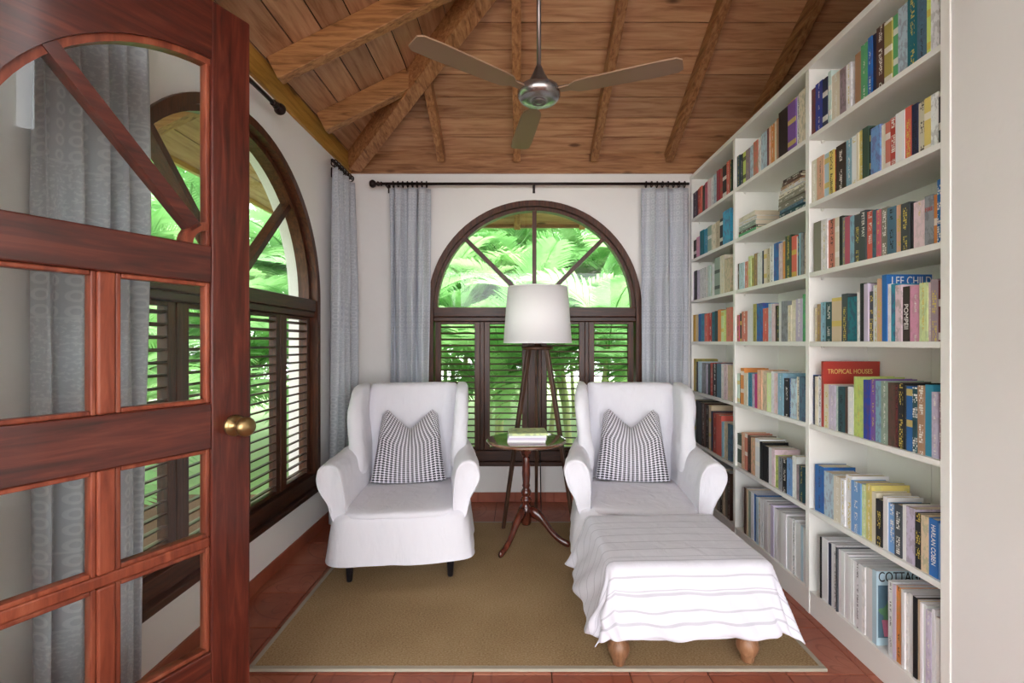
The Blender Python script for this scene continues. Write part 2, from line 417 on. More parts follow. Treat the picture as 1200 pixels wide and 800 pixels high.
# ------------------------------------------------------------------ walls
def wall_arch(name, u0, u1, zt, uc, r, zb, zs, thick, mp, mat):
    m = MB(); N = 40
    arc = [(uc + r*math.cos(PI*i/N), zs + r*math.sin(PI*i/N)) for i in range(N+1)]
    for w in (0, thick):
        P = lambda u, z: mp(u, w, z)
        q = lambda a, b, c, d: m.add([P(a, c), P(b, c), P(b, d), P(a, d)], [(0, 1, 2, 3)])
        q(u0, uc-r, 0, zt); q(uc+r, u1, 0, zt); q(uc-r, uc+r, 0, zb)
        for (a, az), (b, bz) in zip(arc, arc[1:]): m.add([P(a, az), P(b, bz), P(b, zt), P(a, zt)], [(0, 1, 2, 3)])
    loop = [(uc-r, zb), (uc+r, zb)] + arc + [(uc-r, zb)]
    for (a, az), (b, bz) in zip(loop, loop[1:]):
        m.add([mp(a, 0, az), mp(b, 0, bz), mp(b, thick, bz), mp(a, thick, az)], [(0, 1, 2, 3)])
    m.add([mp(u0, 0, zt), mp(u1, 0, zt), mp(u1, thick, zt), mp(u0, thick, zt)], [(0, 1, 2, 3)])
    return struct(m.build(name, mat))
WR = .866; WZB = .295; WZS = 1.577; UCB = .128; UCL = 2.40; WT = .20
wall_arch('wall_back', XL-.2, 2.6, ZP+.16, UCB, WR, WZB, WZS, WT, lambda u, w, z: (u, YB+w, z), 'plaster')
wall_arch('wall_left', .3, YB+.2, ZP+.16, UCL, WR, WZB, WZS, WT, lambda u, w, z: (XL-w, u, z), 'plaster')
struct(MB().box(2.45, 2.6, 1.53, YB, 0, 4.2).build('wall_right', 'paint_wall'))
struct(MB().box(XS+.004, 2.6, .66, 1.535, 0, 4.2).build('wall_front_right', 'paint_wall'))
struct(MB().box(XL, -1.135, .66, .76, 0, 3.4).build('wall_front_left', 'plaster'))
struct(MB().box(-14, 14, -12, -4.0, -.30, -.05).build('reflector', plain('pale terrace paving', '#d8cdc4', .8)), 'unseen pale terrace outside the hall', 'reflector')  # unseen pale ground, added to bounce neutral daylight indoors
# unseen hall around the camera, added and left open-ended to even out the daylight
struct(MB().box(-3.2, -3.0, -4.0, .66, 0, 3.0).build('wall_unseen_hall_left', 'paint_wall'))
struct(MB().box(3.0, 3.2, -4.0, 1.40, 0, 3.0).build('wall_unseen_hall_right', 'paint_wall'))
struct(MB().box(-3.0, XL, .66, .76, 0, 3.0).build('wall_unseen_hall_front', 'paint_wall'))
struct(MB().box(2.6, 3.0, .66, .76, 0, 3.0).build('wall_unseen_hall_end', 'paint_wall'))
struct(MB().box(-3.2, 3.2, -4.0, .20, 3.0, 3.1).build('ceiling_unseen_hall', 'paint_wall'))
struct(MB().box(-3.2, 3.2, .20, .30, 2.6, 4.4).build('wall_unseen_hall_upper', 'paint_wall'))
struct(MB().box(XL, XS, YB-.012, YB, 0, .078).build('baseboard_back', 'tile', bevel=.003))
struct(MB().box(XL, XL+.012, .76, YB-.012, 0, .078).build('baseboard_left', 'tile', bevel=.003))

# ------------------------------------------------------------------ roof: boards, rafters, hip
N_ = 1/math.sqrt(1+PITCH**2)
def zroof(d): return ZR + PITCH*d
DMAX = 2.40; DEAVE = -.74; XR = 2.6; YF = .3
up_b = Vector((0, PITCH, 1)).normalized(); up_l = Vector((-PITCH, 0, 1)).normalized()
cm = MB(); th = .03
def Pb(x, d, o=0): return Vector((x, YB-d, zroof(d))) + up_b*o
def Pl(y, d, o=0): return Vector((XL+d, y, zroof(d))) + up_l*o
def slab(pts_lo, pts_hi, m):
    n = len(pts_lo); m.add(pts_lo+pts_hi, [tuple(range(n)), tuple(range(2*n-1, n-1, -1))] + [(i, i+n, (i+1)%n+n, (i+1)%n) for i in range(n)])
slab([Pb(XL+DEAVE, DEAVE, .022), Pb(XR, DEAVE, .022), Pb(XR, DMAX, .022), Pb(XL+DMAX, DMAX, .022)],
     [Pb(XL+DEAVE, DEAVE, .06), Pb(XR, DEAVE, .06), Pb(XR, DMAX, .06), Pb(XL+DMAX, DMAX, .06)], cm)
slab([Pl(YF, DEAVE, .022), Pl(YB-DEAVE, DEAVE, .022), Pl(YB-DMAX, DMAX, .022), Pl(YF, DMAX, .022)],
     [Pl(YF, DEAVE, .06), Pl(YB-DEAVE, DEAVE, .06), Pl(YB-DMAX, DMAX, .06), Pl(YF, DMAX, .06)], cm)
cm.box(XL+DMAX-.05, XR, YF, YB-DMAX+.05, zroof(DMAX)+.02, zroof(DMAX)+.08)
M['shadow_gap'] = plain('dark board gap shade', '#2a1a10', .9)  # dark sheet behind the boards, paints in the shade of their gaps
ceil = struct(cm.build('ceiling', 'shadow_gap'), 'sloping pine board ceiling with exposed rafters and hip', 'ceiling')
bw = .17*N_
nb = int((DMAX-DEAVE)/bw)
for k in range(nb):
    d0 = DEAVE + k*bw + .003; d1 = DEAVE + (k+1)*bw - .003; o = random.uniform(0, .003)
    m = MB(); slab([Pb(XL+d0+.003, d0, o), Pb(XR, d0, o), Pb(XR, d1, o), Pb(XL+d1+.003, d1, o)], [Pb(XL+d0+.003, d0, .02), Pb(XR, d0, .02), Pb(XR, d1, .02), Pb(XL+d1+.003, d1, .02)], m)
    m.build('ceiling_board', 'board_x', ceil)
    m = MB(); slab([Pl(YF, d0, o), Pl(YB-d0-.003, d0, o), Pl(YB-d1-.003, d1, o), Pl(YF, d1, o)], [Pl(YF, d0, .02), Pl(YB-d0-.003, d0, .02), Pl(YB-d1-.003, d1, .02), Pl(YF, d1, .02)], m)
    m.build('ceiling_board', 'board_y', ceil)
for x in (-.62, -.015, .603, 1.20, 1.74, 2.30):
    dm = min(DMAX, x - XL - .06)
    MB().beam(Pb(x, .03), Pb(x, dm), .058, .095, up_b).build('rafter', 'rafter_y', ceil, bevel=.004)
    MB().beam(Pb(x, DEAVE+.02), Pb(x, -.21), .058, .085, up_b).build('rafter', 'rafter_y', ceil, bevel=.004)
for y in (3.20, 2.575, 1.95, 1.33, .72):
    dm = min(DMAX, YB - y - .06)
    MB().beam(Pl(y, .03), Pl(y, dm), .065, .13, up_l).build('rafter', 'rafter_x', ceil, bevel=.004)
    MB().beam(Pl(y, DEAVE+.02), Pl(y, -.21), .058, .085, up_l).build('rafter', 'rafter_x', ceil, bevel=.004)
hd = lambda d, o=0: (XL+d, YB-d, zroof(d)+o)
MB().beam(hd(.03, -.005), hd(DMAX-.05, -.005), .10, .16, (-PITCH, PITCH, 2)).build('hip_beam', 'rafter_y', ceil, bevel=.004)
MB().beam(hd(DEAVE), hd(-.24), .08, .12, (-PITCH, PITCH, 2)).build('hip_beam', 'rafter_y', ceil, bevel=.004)
# fascia at the eaves
MB().box(XL+DEAVE-.02, XR, YB-DEAVE, YB-DEAVE+.03, zroof(DEAVE)-.03, zroof(DEAVE)+.09).build('fascia_board', 'plate_x', ceil)
MB().box(XL+DEAVE-.03, XL+DEAVE, YF, YB-DEAVE+.03, zroof(DEAVE)-.03, zroof(DEAVE)+.09).build('fascia_board', 'plate_y_lit', ceil)
struct(MB().box(XL+.02, 2.45, YB-.02, YB+.06, ZP, ZP+.155).build('trim_1', 'plate_x', bevel=.004), 'pine wall plate above the back window wall', 'beam')
struct(MB().box(XL-.06, XL+.02, YF, YB+.06, ZP, ZP+.145).build('trim_2', 'plate_y_lit', bevel=.004), 'knotty pine wall plate, yellow garden light in its colour, above the left window wall', 'beam')

# ------------------------------------------------------------------ arched windows with louvred shutters
def arcpts(r, a0, a1, n, c=(0, WZS)): return [(c[0]+r*math.cos(a0+(a1-a0)*i/n), c[1]+r*math.sin(a0+(a1-a0)*i/n)) for i in range(n+1)]
slat_cache = {}
def window(name, loc, rz, label):
    w = bpy.data.objects.new(name, None); C.objects.link(w); w.location = loc; w.rotation_euler = (0, 0, rz)
    struct(w, label, 'window')
    def ring(ro, ri, y0, y1, zb, nm, bev=.004):
        a = arcpts(ro, 0, PI, 40); b = arcpts(ri, 0, PI, 40)
        out = [(ro, zb)] + a + [(-ro, zb)]; inn = [(ri, zb)] + b + [(-ri, zb)]
        m = MB(); n = len(out)
        vs = [(x, y0, z) for x, z in out] + [(x, y0, z) for x, z in inn] + [(x, y1, z) for x, z in out] + [(x, y1, z) for x, z in inn]
        fs = []
        for i in range(n-1):
            fs += [(i, i+1, n+i+1, n+i), (2*n+i, 3*n+i, 3*n+i+1, 2*n+i+1), (i, 2*n+i, 2*n+i+1, i+1), (n+i, n+i+1, 3*n+i+1, 3*n+i)]
        fs += [(0, n, 3*n, 2*n), (n-1, 3*n-1, 4*n-1, 2*n-1)]
        return m.add(vs, fs).build(nm, 'dark', w)
    ring(WR, WR-.045, -.018, .11, WZB, 'frame')
    ring(WR-.045, WR-.072, .03, .10, WZS, 'sash_frame')
    MB().box(-WR+.045, WR-.045, -.008, .15, 1.50, WZS).build('transom', 'dark_x', w, bevel=.006)
    MB().box(-WR+.045, WR-.045, -.0, .15, 1.462, 1.4995).build('transom_moulding', 'dark_x', w, bevel=.006)
    MB().box(-WR, WR, -.035, .19, WZB, WZB+.035).build('sill', 'dark_x', w, bevel=.006)
    MB().box(-WR+.045, WR-.045, -.005, .15, WZB+.036, .412).build('bottom_rail', 'dark_x', w, bevel=.004)
    for x0, x1 in ((-.055, .055), (.412, .444), (-.444, -.412)):
        MB().box(x0, x1, .026, .082, .4125, 1.4615).build('mullion', 'dark', w, bevel=.004)
    ri = WR-.072
    for a in (PI/4, PI/2, 3*PI/4):
        c, s_ = math.cos(a), math.sin(a); hw = .017
        p = [(c*.0 - s_*hw, WZS + s_*.0 + c*hw), (c*(ri+.005) - s_*hw, WZS + s_*(ri+.005) + c*hw), (c*(ri+.005) + s_*hw, WZS + s_*(ri+.005) - c*hw), (c*.0 + s_*hw, WZS + s_*.0 - c*hw)]
        MB().prism(p, .045, .105).build('spoke', 'dark', w)
    for k in range(4):
        a0 = PI*k/4 + .02; a1 = PI*(k+1)/4 - .02
        poly = [(.03*math.cos((a0+a1)/2), WZS+.03*math.sin((a0+a1)/2))] + arcpts(ri+.003, a0, a1, 10)
        MB().prism(poly, .073, .077).build('pane', 'glass', w)
    for x0, x1 in ((-.812, -.445), (-.411, -.056), (.056, .411), (.445, .812)):
        z0, z1 = .413, 1.461; xc = (x0+x1)/2
        sh = MB().box(x0, x0+.045, .03, .075, z0, z1).box(x1-.045, x1, .03, .075, z0, z1).box(x0+.045, x1-.045, .03, .075, z0, z0+.02).box(x0+.045, x1-.045, .03, .075, z1-.02, z1).build('shutter', 'dark', w, bevel=.003)
        key = round(x1-x0, 3)
        if key not in slat_cache:
            hw = (x1-x0)/2 - .044; me = MB().add([(sx*hw, y*.021, z*.0050) for sx in (-1, 1) for y, z in ((-1, -.6), (0, -1.3), (1, -.6), (1, .6), (0, 1.3), (-1, .6))],
                 [(0,1,2,3,4,5), (11,10,9,8,7,6)] + [(i, i+6, (i+1)%6+6, (i+1)%6) for i in range(6)]).mesh('slat')
            me.materials.append(M['dark_x']); slat_cache[key] = me
        for q in range(20):
            place('slat', slat_cache[key], None, sh, loc=(xc, .052, z0+.045 + q*.0505), rot=(math.radians(-13), 0, 0))
    return w
window('window_1', (UCB, YB, 0), 0, 'arched fanlight window with louvred shutters behind the floor lamp')
window('window_2', (XL, UCL, 0), PI/2, 'arched fanlight window with louvred shutters beside the open door')

# ------------------------------------------------------------------ glazed mahogany door, standing open
DA = math.atan2(.896, .443); DW = .70
door = struct(thing('door_1', 'open glazed mahogany door with quarter-arch fanlight', 'door', (-.7875-.443*DW, 1.40-.896*DW, 0), DA))
T = .045
zt, z_r1t, z_r1b, z_lt, z_lb, z_m0, z_m1, z_b = 2.23, 1.56, 1.46, 1.133, 1.007, .74, .768, .455
ua, ub = .12, .59; ACZ = 1.60; AR = ub - ua
MB().box(0, ua, 0, T, .01, zt).build('stile', 'mahog_z', door, bevel=.004)
MB().box(ub, DW, 0, T, .01, zt).build('stile', 'mahog_z', door, bevel=.004)
arc = [(ub - AR*math.sin(PI/2*i/20), ACZ + AR*math.cos(PI/2*i/20)) for i in range(21)]
m = MB()
for (a, az), (b, bz) in zip(arc, arc[1:]):
    m.add([(a,0,az),(b,0,bz),(b,0,zt),(a,0,zt),(a,T,az),(b,T,bz),(b,T,zt),(a,T,zt)], [(0,1,2,3),(7,6,5,4),(0,4,5,1),(3,2,6,7)])
m.build('top_rail', 'mahog_x', door)
m = MB()   # bead along the arch
for (a, az), (b, bz) in zip(arc, arc[1:]):
    def inn(u, z, k): return (ub + (u-ub)*k, ACZ + (z-ACZ)*k)
    (ia, iaz), (ib, ibz) = inn(a, az, .965), inn(b, bz, .965)
    m.add([(a,.008,az),(b,.008,bz),(ib,.008,ibz),(ia,.008,iaz),(a,T-.008,az),(b,T-.008,bz),(ib,T-.008,ibz),(ia,T-.008,iaz)], [(0,1,2,3),(7,6,5,4),(3,2,6,7)])
m.build('arch_bead', 'bead', door)
for z0, z1 in ((z_r1b, z_r1t), (z_lb, z_lt), (.01, z_b)):
    MB().box(ua, ub, .0005, T-.0005, z0, z1).build('rail', 'mahog_x', door, bevel=.004)
MB().box(ua, ub, .006, T-.006, z_m0, z_m1).build('muntin', 'bead', door, bevel=.005)
um = .357
for z0, z1 in ((z_lt, z_r1b), (z_m1, z_lb), (z_b, z_m0)):
    MB().box(um-.018, um+.018, .004, T-.004, z0, z1).build('muntin', 'bead', door, bevel=.005)
    for u0, u1 in ((ua, um-.018), (um+.018, ub)):
        b_ = .011
        MB().box(u0, u0+b_, .008, T-.008, z0, z1).box(u1-b_, u1, .008, T-.008, z0, z1).box(u0+b_, u1-b_, .008, T-.008, z0, z0+b_).box(u0+b_, u1-b_, .008, T-.008, z1-b_, z1).build('glazing_bead', 'bead', door, bevel=.003)
        MB().box(u0+.004, u1-.004, .021, .024, z0+.004, z1-.004).build('pane', 'glass', door)
# fanlight spoke, hub ring and panes
sa = math.radians(48)
p0 = (ub-.055*math.cos(sa), z_r1t+.055*math.sin(sa)); L_ = .497
p1 = (ub-L_*math.cos(sa), z_r1t+L_*math.sin(sa)); hw = .016; nx, nz = math.sin(sa)*hw, math.cos(sa)*hw
MB().prism([(p0[0]-nx, p0[1]-nz), (p0[0]+nx, p0[1]+nz), (p1[0]+nx, p1[1]+nz), (p1[0]-nx, p1[1]-nz)], .004, T-.004).build('spoke', 'mahog_x', door)
m = MB()
hb = [(ub-.006-.062*math.cos(PI/2*i/8), z_r1t+.062*math.sin(PI/2*i/8), ub-.006-.040*math.cos(PI/2*i/8), z_r1t+.040*math.sin(PI/2*i/8)) for i in range(9)]
for a, b in zip(hb, hb[1:]):
    m.add([(a[0],.004,a[1]),(b[0],.004,b[1]),(b[2],.004,b[3]),(a[2],.004,a[3]),(a[0],T-.004,a[1]),(b[0],T-.004,b[1]),(b[2],T-.004,b[3]),(a[2],T-.004,a[3])], [(0,1,2,3),(7,6,5,4),(0,4,5,1),(3,2,6,7)])
m.build('hub_ring', 'bead', door)
MB().prism([(ub-.003, z_r1t+.004)] + [(u*.995+ub*.005, z) for u, z in arc] + [(ua+.004, z_r1t+.004)], .021, .024).build('pane', 'glass', door)
MB().box(ub-.011, ub, .008, T-.008, z_r1t, ACZ+AR-.012).build('glazing_bead', 'bead', door, bevel=.003)
kb = MB().lathe([(.030, 0), (.030, -.006), (.024, -.010), (.013, -.014), (.012, -.030), (.022, -.036), (.027, -.046), (.027, -.058), (.020, -.066), (.0, -.068)], 24, (DW-.048, 0, 1.062), axis='y').build('knob', 'brass', door, label='brass door knob')
MB().lathe([(.030, 0), (.030, .006), (.013, .012), (.012, .03), (.024, .036), (.027, .05), (.0, .062)], 24, (DW-.048, T, 1.062), axis='y').build('knob', 'brass', door)

# ------------------------------------------------------------------ white built-in bookcase
bc = thing('built_in_bookcase', 'white painted built-in bookcase of three bays filled with books', 'bookcase', (0, 0, 0))
XBK = XS + .29
SH = [.112, .505, .907, 1.300, 1.628, 1.957, 2.28]       # top faces of the shelves, bottom to top
TOPZ = 2.602; PT = .03
DIV = [(YB-.03-.014, YB-.014), (3.065, 3.095), (2.283, 2.313), (1.537, 1.573)]
for y0, y1 in DIV: MB().box(XS, XBK, y0, y1, 0, TOPZ).build('side_panel', 'paint', bc, bevel=.002)
MB().box(XS-.004, XBK, DIV[3][0], DIV[0][1], TOPZ+.0005, TOPZ+.03).build('top_panel', 'paint', bc, bevel=.002)
BAY = [(DIV[1][1], DIV[0][0]), (DIV[2][1], DIV[1][0]), (DIV[3][1], DIV[2][0])]
for y0, y1 in BAY:
    MB().box(XS+.004, XS+.022, y0, y1, 0, SH[0]-.023).build('plinth', 'paint', bc)
    for h in (0, 1):
        ym = (y0+y1)/2
        MB().box(XBK-.012, XBK, (y0, ym+.001)[h], (ym-.001, y1)[h], .02, TOPZ).build('back_panel', 'paint', bc)
    for z in SH: 
        MB().box(XS+.001, XBK-.013, y0+.0005, y1-.0005, z-.022, z).build('shelf', 'paint', bc, bevel=.0015)
    for z in SH[1:]:
        for yy in (y0+.008, y1-.008): MB().lathe([(.006, -.006), (.006, .006)], 8, (XS+.06, yy, z-.029), axis='y').build('shelf_pin', 'paint', bc)

# ------------------------------------------------------------------ books
PAL = dict(maroon='#6e2f34', royal='#2f45a0', navy='#27324f', mint='#cfe3dc', cream='#e8e0cb', mauve='#a08d96', white='#ecedee', tan='#a88468', green='#63b77c',
 blue='#2f6fb5', brown='#5c4038', olive='#b3a65a', paleblue='#bcd6e2', teal='#1f7482', slate='#54778c', lime='#cde07a', yellow='#e3d27a', peach='#ecb99a', red='#b8433a',
 dkbrown='#3c322d', ltblue='#8fbfd4', dkgreen='#3c5244', black='#232428', sky='#79a8dc', salmon='#d98371', coral='#dd6a5c', charcoal='#464c52', taupe='#8b8679', rose='#c9607a',
 grey='#90959b', palepink='#ead2da', orange='#e0904f', dkteal='#2c5057', pink='#e5a3c3', palegreen='#dcebae', lilac='#cfc6dc', purple='#7d5aa5', greygreen='#9cae9f', tealblue='#3b94b3',
 magenta='#c53c82', crimson='#a83048', cyan='#41a9d0', ochre='#d3a43c', plum='#43374a', beige='#d5c3a5')
NAMEC = dict(royal='royal blue', navy='navy blue', mint='mint white', paleblue='pale blue', slate='slate blue', lime='lime yellow', dkbrown='dark brown', ltblue='light blue',
 dkgreen='dark green', sky='sky blue', palepink='pale pink', dkteal='dark teal', palegreen='pale green', greygreen='grey-green', tealblue='teal blue', ochre='ochre yellow', cyan='cyan blue', olive='olive yellow')
ORD = ['first', 'second', 'third', 'fourth', 'fifth', 'sixth', 'seventh', 'eighth', 'ninth', 'tenth', 'eleventh', 'twelfth', 'thirteenth', 'fourteenth', 'fifteenth', 'sixteenth', 'seventeenth', 'eighteenth',
 'nineteenth', 'twentieth', 'twenty-first', 'twenty-second', 'twenty-third', 'twenty-fourth', 'twenty-fifth', 'twenty-sixth', 'twenty-seventh', 'twenty-eighth', 'twenty-ninth', 'thirtieth', 'thirty-first', 'thirty-second', 'thirty-third', 'thirty-fourth', 'thirty-fifth', 'thirty-sixth']
SHN = ['bottom shelf', 'sixth shelf down', 'fifth shelf down', 'fourth shelf down', 'third shelf down', 'second shelf down', 'top shelf']
BAYN = ['window-side bay', 'middle bay', 'doorway-side bay']
MODES = {'L': 'letter', 'P': 'pict', 'B': 'band', 'S': 'small', 'F': 'flat'}
def make_book(name, dep, th, h, col, mode, loc, rot=(0, 0, 0), mag=False):
    """local frame: x = depth from the spine, y = thickness (centred), z = height"""
    b = .0012 if mag else .0022; t2 = th/2
    if th < .006: b = .0008
    m = MB().box(0, b, -t2, t2, 0, h).box(b, dep, -t2, -t2+b, 0, h).box(b, dep, t2-b, t2, 0, h)
    o = m.build(name, 'bk_'+mode)
    o.location = loc; o.rotation_euler = rot
    jl = random.uniform(.88, 1.06); j = lambda v: max(0, min(1, v*jl*random.uniform(.98, 1.02)))
    c = srgb(PAL[col]); o.color = (j(c[0]), j(c[1]), j(c[2]), 1)
    e = 0 if mag else .003
    MB().box(b, dep-max(e, .001), -t2+b, t2-b, max(e, .0005), h-max(e, .0005)).build('page_block', 'magpage' if mag else 'page', o)
    return o
def ypx(x): return (XS+.013)*F/(x-608.0)
books = {}
def row(bay, sh, x0, z, start, spec, kind='book', group='books standing on the white shelves'):
    """spec: 'edge colour height[mode]' items; edges are measured along the spines"""
    y_hi = ypx(x0 + start/z); lo, hi = BAY[bay]; y_hi = min(y_hi, hi-.002); n = 0; out = []
    for it in spec.split(';'):
        q = it.split()
        if not q: continue
        y_lo = max(ypx(x0 + float(q[0])/z), lo+.001); thk = y_hi - y_lo - .0008
        if q[1] == 'gap' or thk < .002: y_hi = min(y_hi, y_lo); continue
        h = float(q[2]) + random.uniform(-.003, .003); mode = q[3][0] if len(q) > 3 else random.choice('FFFFS' if kind == 'magazine' else 'SBSFS')
        mag = kind == 'magazine'
        h = min(h, .365 if sh < 3 else .294)
        dep = .205 if mag else (.258 if q[1:3] == ['red', '.3'] else min(.225, max(.11, h*.68)))
        lab = ' '.join([NAMEC.get(q[1], q[1]), kind + ',', ORD[n], 'from window end,', SHN[sh] + ',', BAYN[bay]])
        # a slab of many issues standing side by side is built issue by issue
        o = make_book(kind, dep, thk, h, q[1], MODES[mode], (XS + .010 + random.uniform(0, .008), (y_lo+y_hi)/2, SH[sh]+.0004), (0, 0, 0 if mag else random.uniform(-.006, .006)), mag)
        tag(o, lab, kind, group); o['h'] = h; books[(bay, sh, n)] = o; out.append((o, dep, thk, h))
        n += 1; y_hi = y_lo
    return out
# --- doorway-side bay
A = 945
r1 = row(2, 6, A, 7.27, 45, '80 maroon .215 P;140 royal .225 S;180 navy .225 B;205 mint .24;280 cream .21 L;335 mauve .205 P;378 white .2 S;410 gap;470 tan .215 F;525 green .222 S;560 blue .235 S;600 navy .23 P;670 brown .237 L;735 olive .235 B;780 green .235 B;865 paleblue .242 P;950 teal .25 L;1030 slate .245 S;1060 lime .24 B;1135 white .24 P')
r2 = row(2, 5, A, 7.27, 45, '90 cream .2 L;150 peach .2 S;195 paleblue .2;235 yellow .195 L;255 red .195;335 dkbrown .2 L;385 ltblue .2 S;425 white .2 L;445 cream .205 F;480 yellow .205 S;530 dkgreen .206 F;550 black .195 B;630 sky .185 P;672 cream .178 L;712 salmon .178 B;760 red .18 L;840 white .184 L;895 coral .184 L;945 navy .182 L;1010 cream .176 L;1065 yellow .178 B;1130 white .176 P;1148 charcoal .17')
r3 = row(2, 4, A, 7.27, 68, '130 taupe .23 F;182 white .23 S;240 salmon .222 L;272 cream .22;300 black .22 P;325 grey .21;372 rose .206 F;410 ltblue .2 P;462 charcoal .2 L;512 charcoal .2 F;562 coral .192 L;600 slate .19 P;635 rose .185 S;690 taupe .185 L;765 slate .176 L;810 peach .175 L;885 charcoal .173 L;905 black .165;1005 palepink .166 S;1080 grey .17 P;1110 orange .165 B;1150 blue .21 L')
r4 = row(2, 3, A, 7.27, 65, '95 cream .155 S;122 tan .175 S;168 ltblue .18 S;218 dkteal .18 L;298 beige .195 B;350 charcoal .205 L;435 teal .19 P;455 white .2 S;495 black .235 L;530 lilac .235 F;560 charcoal .2 L;600 white .22 S;645 peach .245 L;685 blue .252 F;715 white .215 S;762 tealblue .218 P;815 palepink .205 P;872 dkbrown .2 F;965 pink .2 S;1030 palegreen .205 S;1065 palepink .2 S;1130 mauve .21 L;1150 maroon .2')
r5 = row(2, 2, A, 6.15, 22, '50 blue .232 S;65 navy .232;85 cream .23 S;108 white .23 S;124 red .3 F;160 cream .2 L;205 lilac .198 S;230 mint .198 S;275 dkteal .196 L;300 brown .195 P;340 white .198 L;410 lime .244 S;455 royal .24 P;490 purple .244 S;540 ltblue .24 P;590 greygreen .242 S;640 brown .235 P;655 maroon .232;700 black .24 L;722 charcoal .235;770 blue .23 B;800 dkteal .228 L;850 tan .24 L;905 tealblue .242 F;950 lilac .225 S;972 maroon .22 L')
r6 = row(2, 1, A, 5.33, 50, '105 blue .215 S;165 paleblue .2 P;215 cream .2 L;240 white .2 S;280 white .225 L;340 sky .215 L;370 palegreen .212 S;405 yellow .222 S;435 cream .2 F;475 black .182 L;505 white .2 F;550 sky .185 L;595 charcoal .19 L;620 white .2 F;680 lilac .2 P;718 black .195 L;765 beige .19 P;820 blue .192 F;840 sky .19')
mg = 'magazines standing on the bottom shelf'
r7 = row(2, 0, A, 4.44, 72, '78 black .285;98 white .285;112 white .285;126 navy .28;140 white .285;155 white .285;162 charcoal .28;178 white .28;195 white .28;215 white .28;228 white .27;242 white .27;256 white .27;270 white .27;288 white .275;306 white .275;328 white .28;345 white .285;368 paleblue .29 F;420 gap;445 white .285;462 lilac .28;486 orange .285;500 white .28;515 white .28;530 white .28;556 white .285;576 black .285;592 beige .28;604 white .28;622 white .28;650 lilac .27;668 white .28;690 white .265', 'magazine', mg)
# --- middle bay
A = 858
row(1, 6, A, 8.0, 45, '75 dkteal .205 S;95 charcoal .2 S;130 lime .2 B;165 mauve .195 S;200 paleblue .2 P;240 salmon .205 P;270 white .205 P;325 paleblue .215 P;345 maroon .215 F;365 peach .22 S;390 orange .215 S;420 cream .225 S;436 tan .225 F;525 black .247 P;600 purple .25 B;628 white .255 S;685 cream .26 P')
row(1, 4, A, 10.67, 75, '90 brown .165;150 paleblue .165 S;180 salmon .165 S;205 peach .165;240 palegreen .185 S;270 olive .17 P;310 tan .19 S;375 white .19 S;388 navy .19;425 cream .195 B;470 beige .195 S;515 white .2 S;585 blue .21 P;635 palepink .2 S;662 orange .2 S;740 dkgreen .22 L;795 coral .21 B;815 white .2;835 navy .205 S;862 ltblue .21 F;895 grey .205 P;915 beige .2')
row(1, 3, A, 12.3, 40, '105 rose .17 L;130 dkgreen .175 B;210 salmon .185 L;300 white .195 L;345 olive .225 S;430 blue .225 P;510 coral .19 S;560 paleblue .21 S;615 palepink .21 S;640 brown .195 B;665 dkgreen .195 S;715 white .215 L;805 grey .21 P;855 cream .19 S;915 cream .21 S;1010 lilac .212 L;1060 green .23 P')
row(1, 2, A, 10.0, 30, '85 mint .19 B;96 black .19;135 orange .225 B;180 cream .2 S;230 tealblue .2 S;265 lilac .2 P;300 magenta .2 F;350 peach .23 S;405 beige .225 P;455 palegreen .215 L;485 white .225 S;540 palepink .22 S;600 ltblue .225 S;665 black .2 L;690 blue .205 S;755 paleblue .2 P;790 cream .215 S;860 slate .22 P')
row(1, 1, A, 7.27, 40, '75 dkgreen .21 B;108 peach .225 S;130 salmon .225 B;162 brown .22 L;198 peach .22 P;238 white .225 B;265 black .215 P;305 black .205 P;335 white .2 F;362 palepink .2 S;392 lime .175 S;430 grey .175 L;465 black .18 L;512 sky .19 S;548 white .21 S;575 mauve .175 P;612 dkteal .18 S')
row(1, 0, A, 6.66, 95, '112 brown .285;125 beige .285;145 greygreen .28;165 white .28;188 blue .28;205 paleblue .275;222 white .28;240 white .28;258 white .285;280 white .285;302 white .28;325 lilac .285;345 white .28;365 white .28;385 white .285;405 white .28;425 white .285;445 white .275;468 white .28;488 white .28;508 white .275;530 white .28;548 paleblue .27;565 white .27', 'magazine', mg)
# --- window-side bay
A = 803
row(0, 6, A, 6.67, 48, '95 plum .205 S;112 red .21;130 coral .21 S;150 dkgreen .205 P;170 rose .21;200 palepink .215 S;222 white .215 S;245 paleblue .215 P;268 crimson .22 S;290 red .22 P;320 black .22 B;345 coral .225 S;358 dkgreen .22')
row(0, 5, A, 6.67, 65, '90 dkbrown .15;115 pink .155 S;145 teal .19 F;175 tealblue .19 S;205 greygreen .19 B;240 cream .185 P;270 beige .185 S;295 black .19 B;355 cyan .23 P')
row(0, 4, A, 6.67, 52, '70 lilac .23;90 plum .23;110 lilac .23;128 white .23;145 white .23;162 white .23;178 white .225;195 mint .23;212 mint .23;232 white .23;275 greygreen .26 B;310 cream .265 S;358 beige .225 P')
row(0, 3, A, 6.67, 65, '80 ochre .21 F;100 beige .205;125 blue .215 S;150 tealblue .215;178 coral .21 S;205 red .21 L;232 teal .215 P;255 dkteal .215 P;280 orange .22 F;300 palegreen .215;320 lime .215;358 salmon .225 S')
row(0, 2, A, 6.67, 60, '75 ochre .255 P;86 olive .25 P;100 navy .235 F;125 paleblue .235 S;160 grey .23 P;178 lilac .22 S;195 charcoal .23 P;215 red .235 S;245 black .235 L;280 slate .24 F;302 white .235 S;330 palepink .235 S;358 beige .235 S')
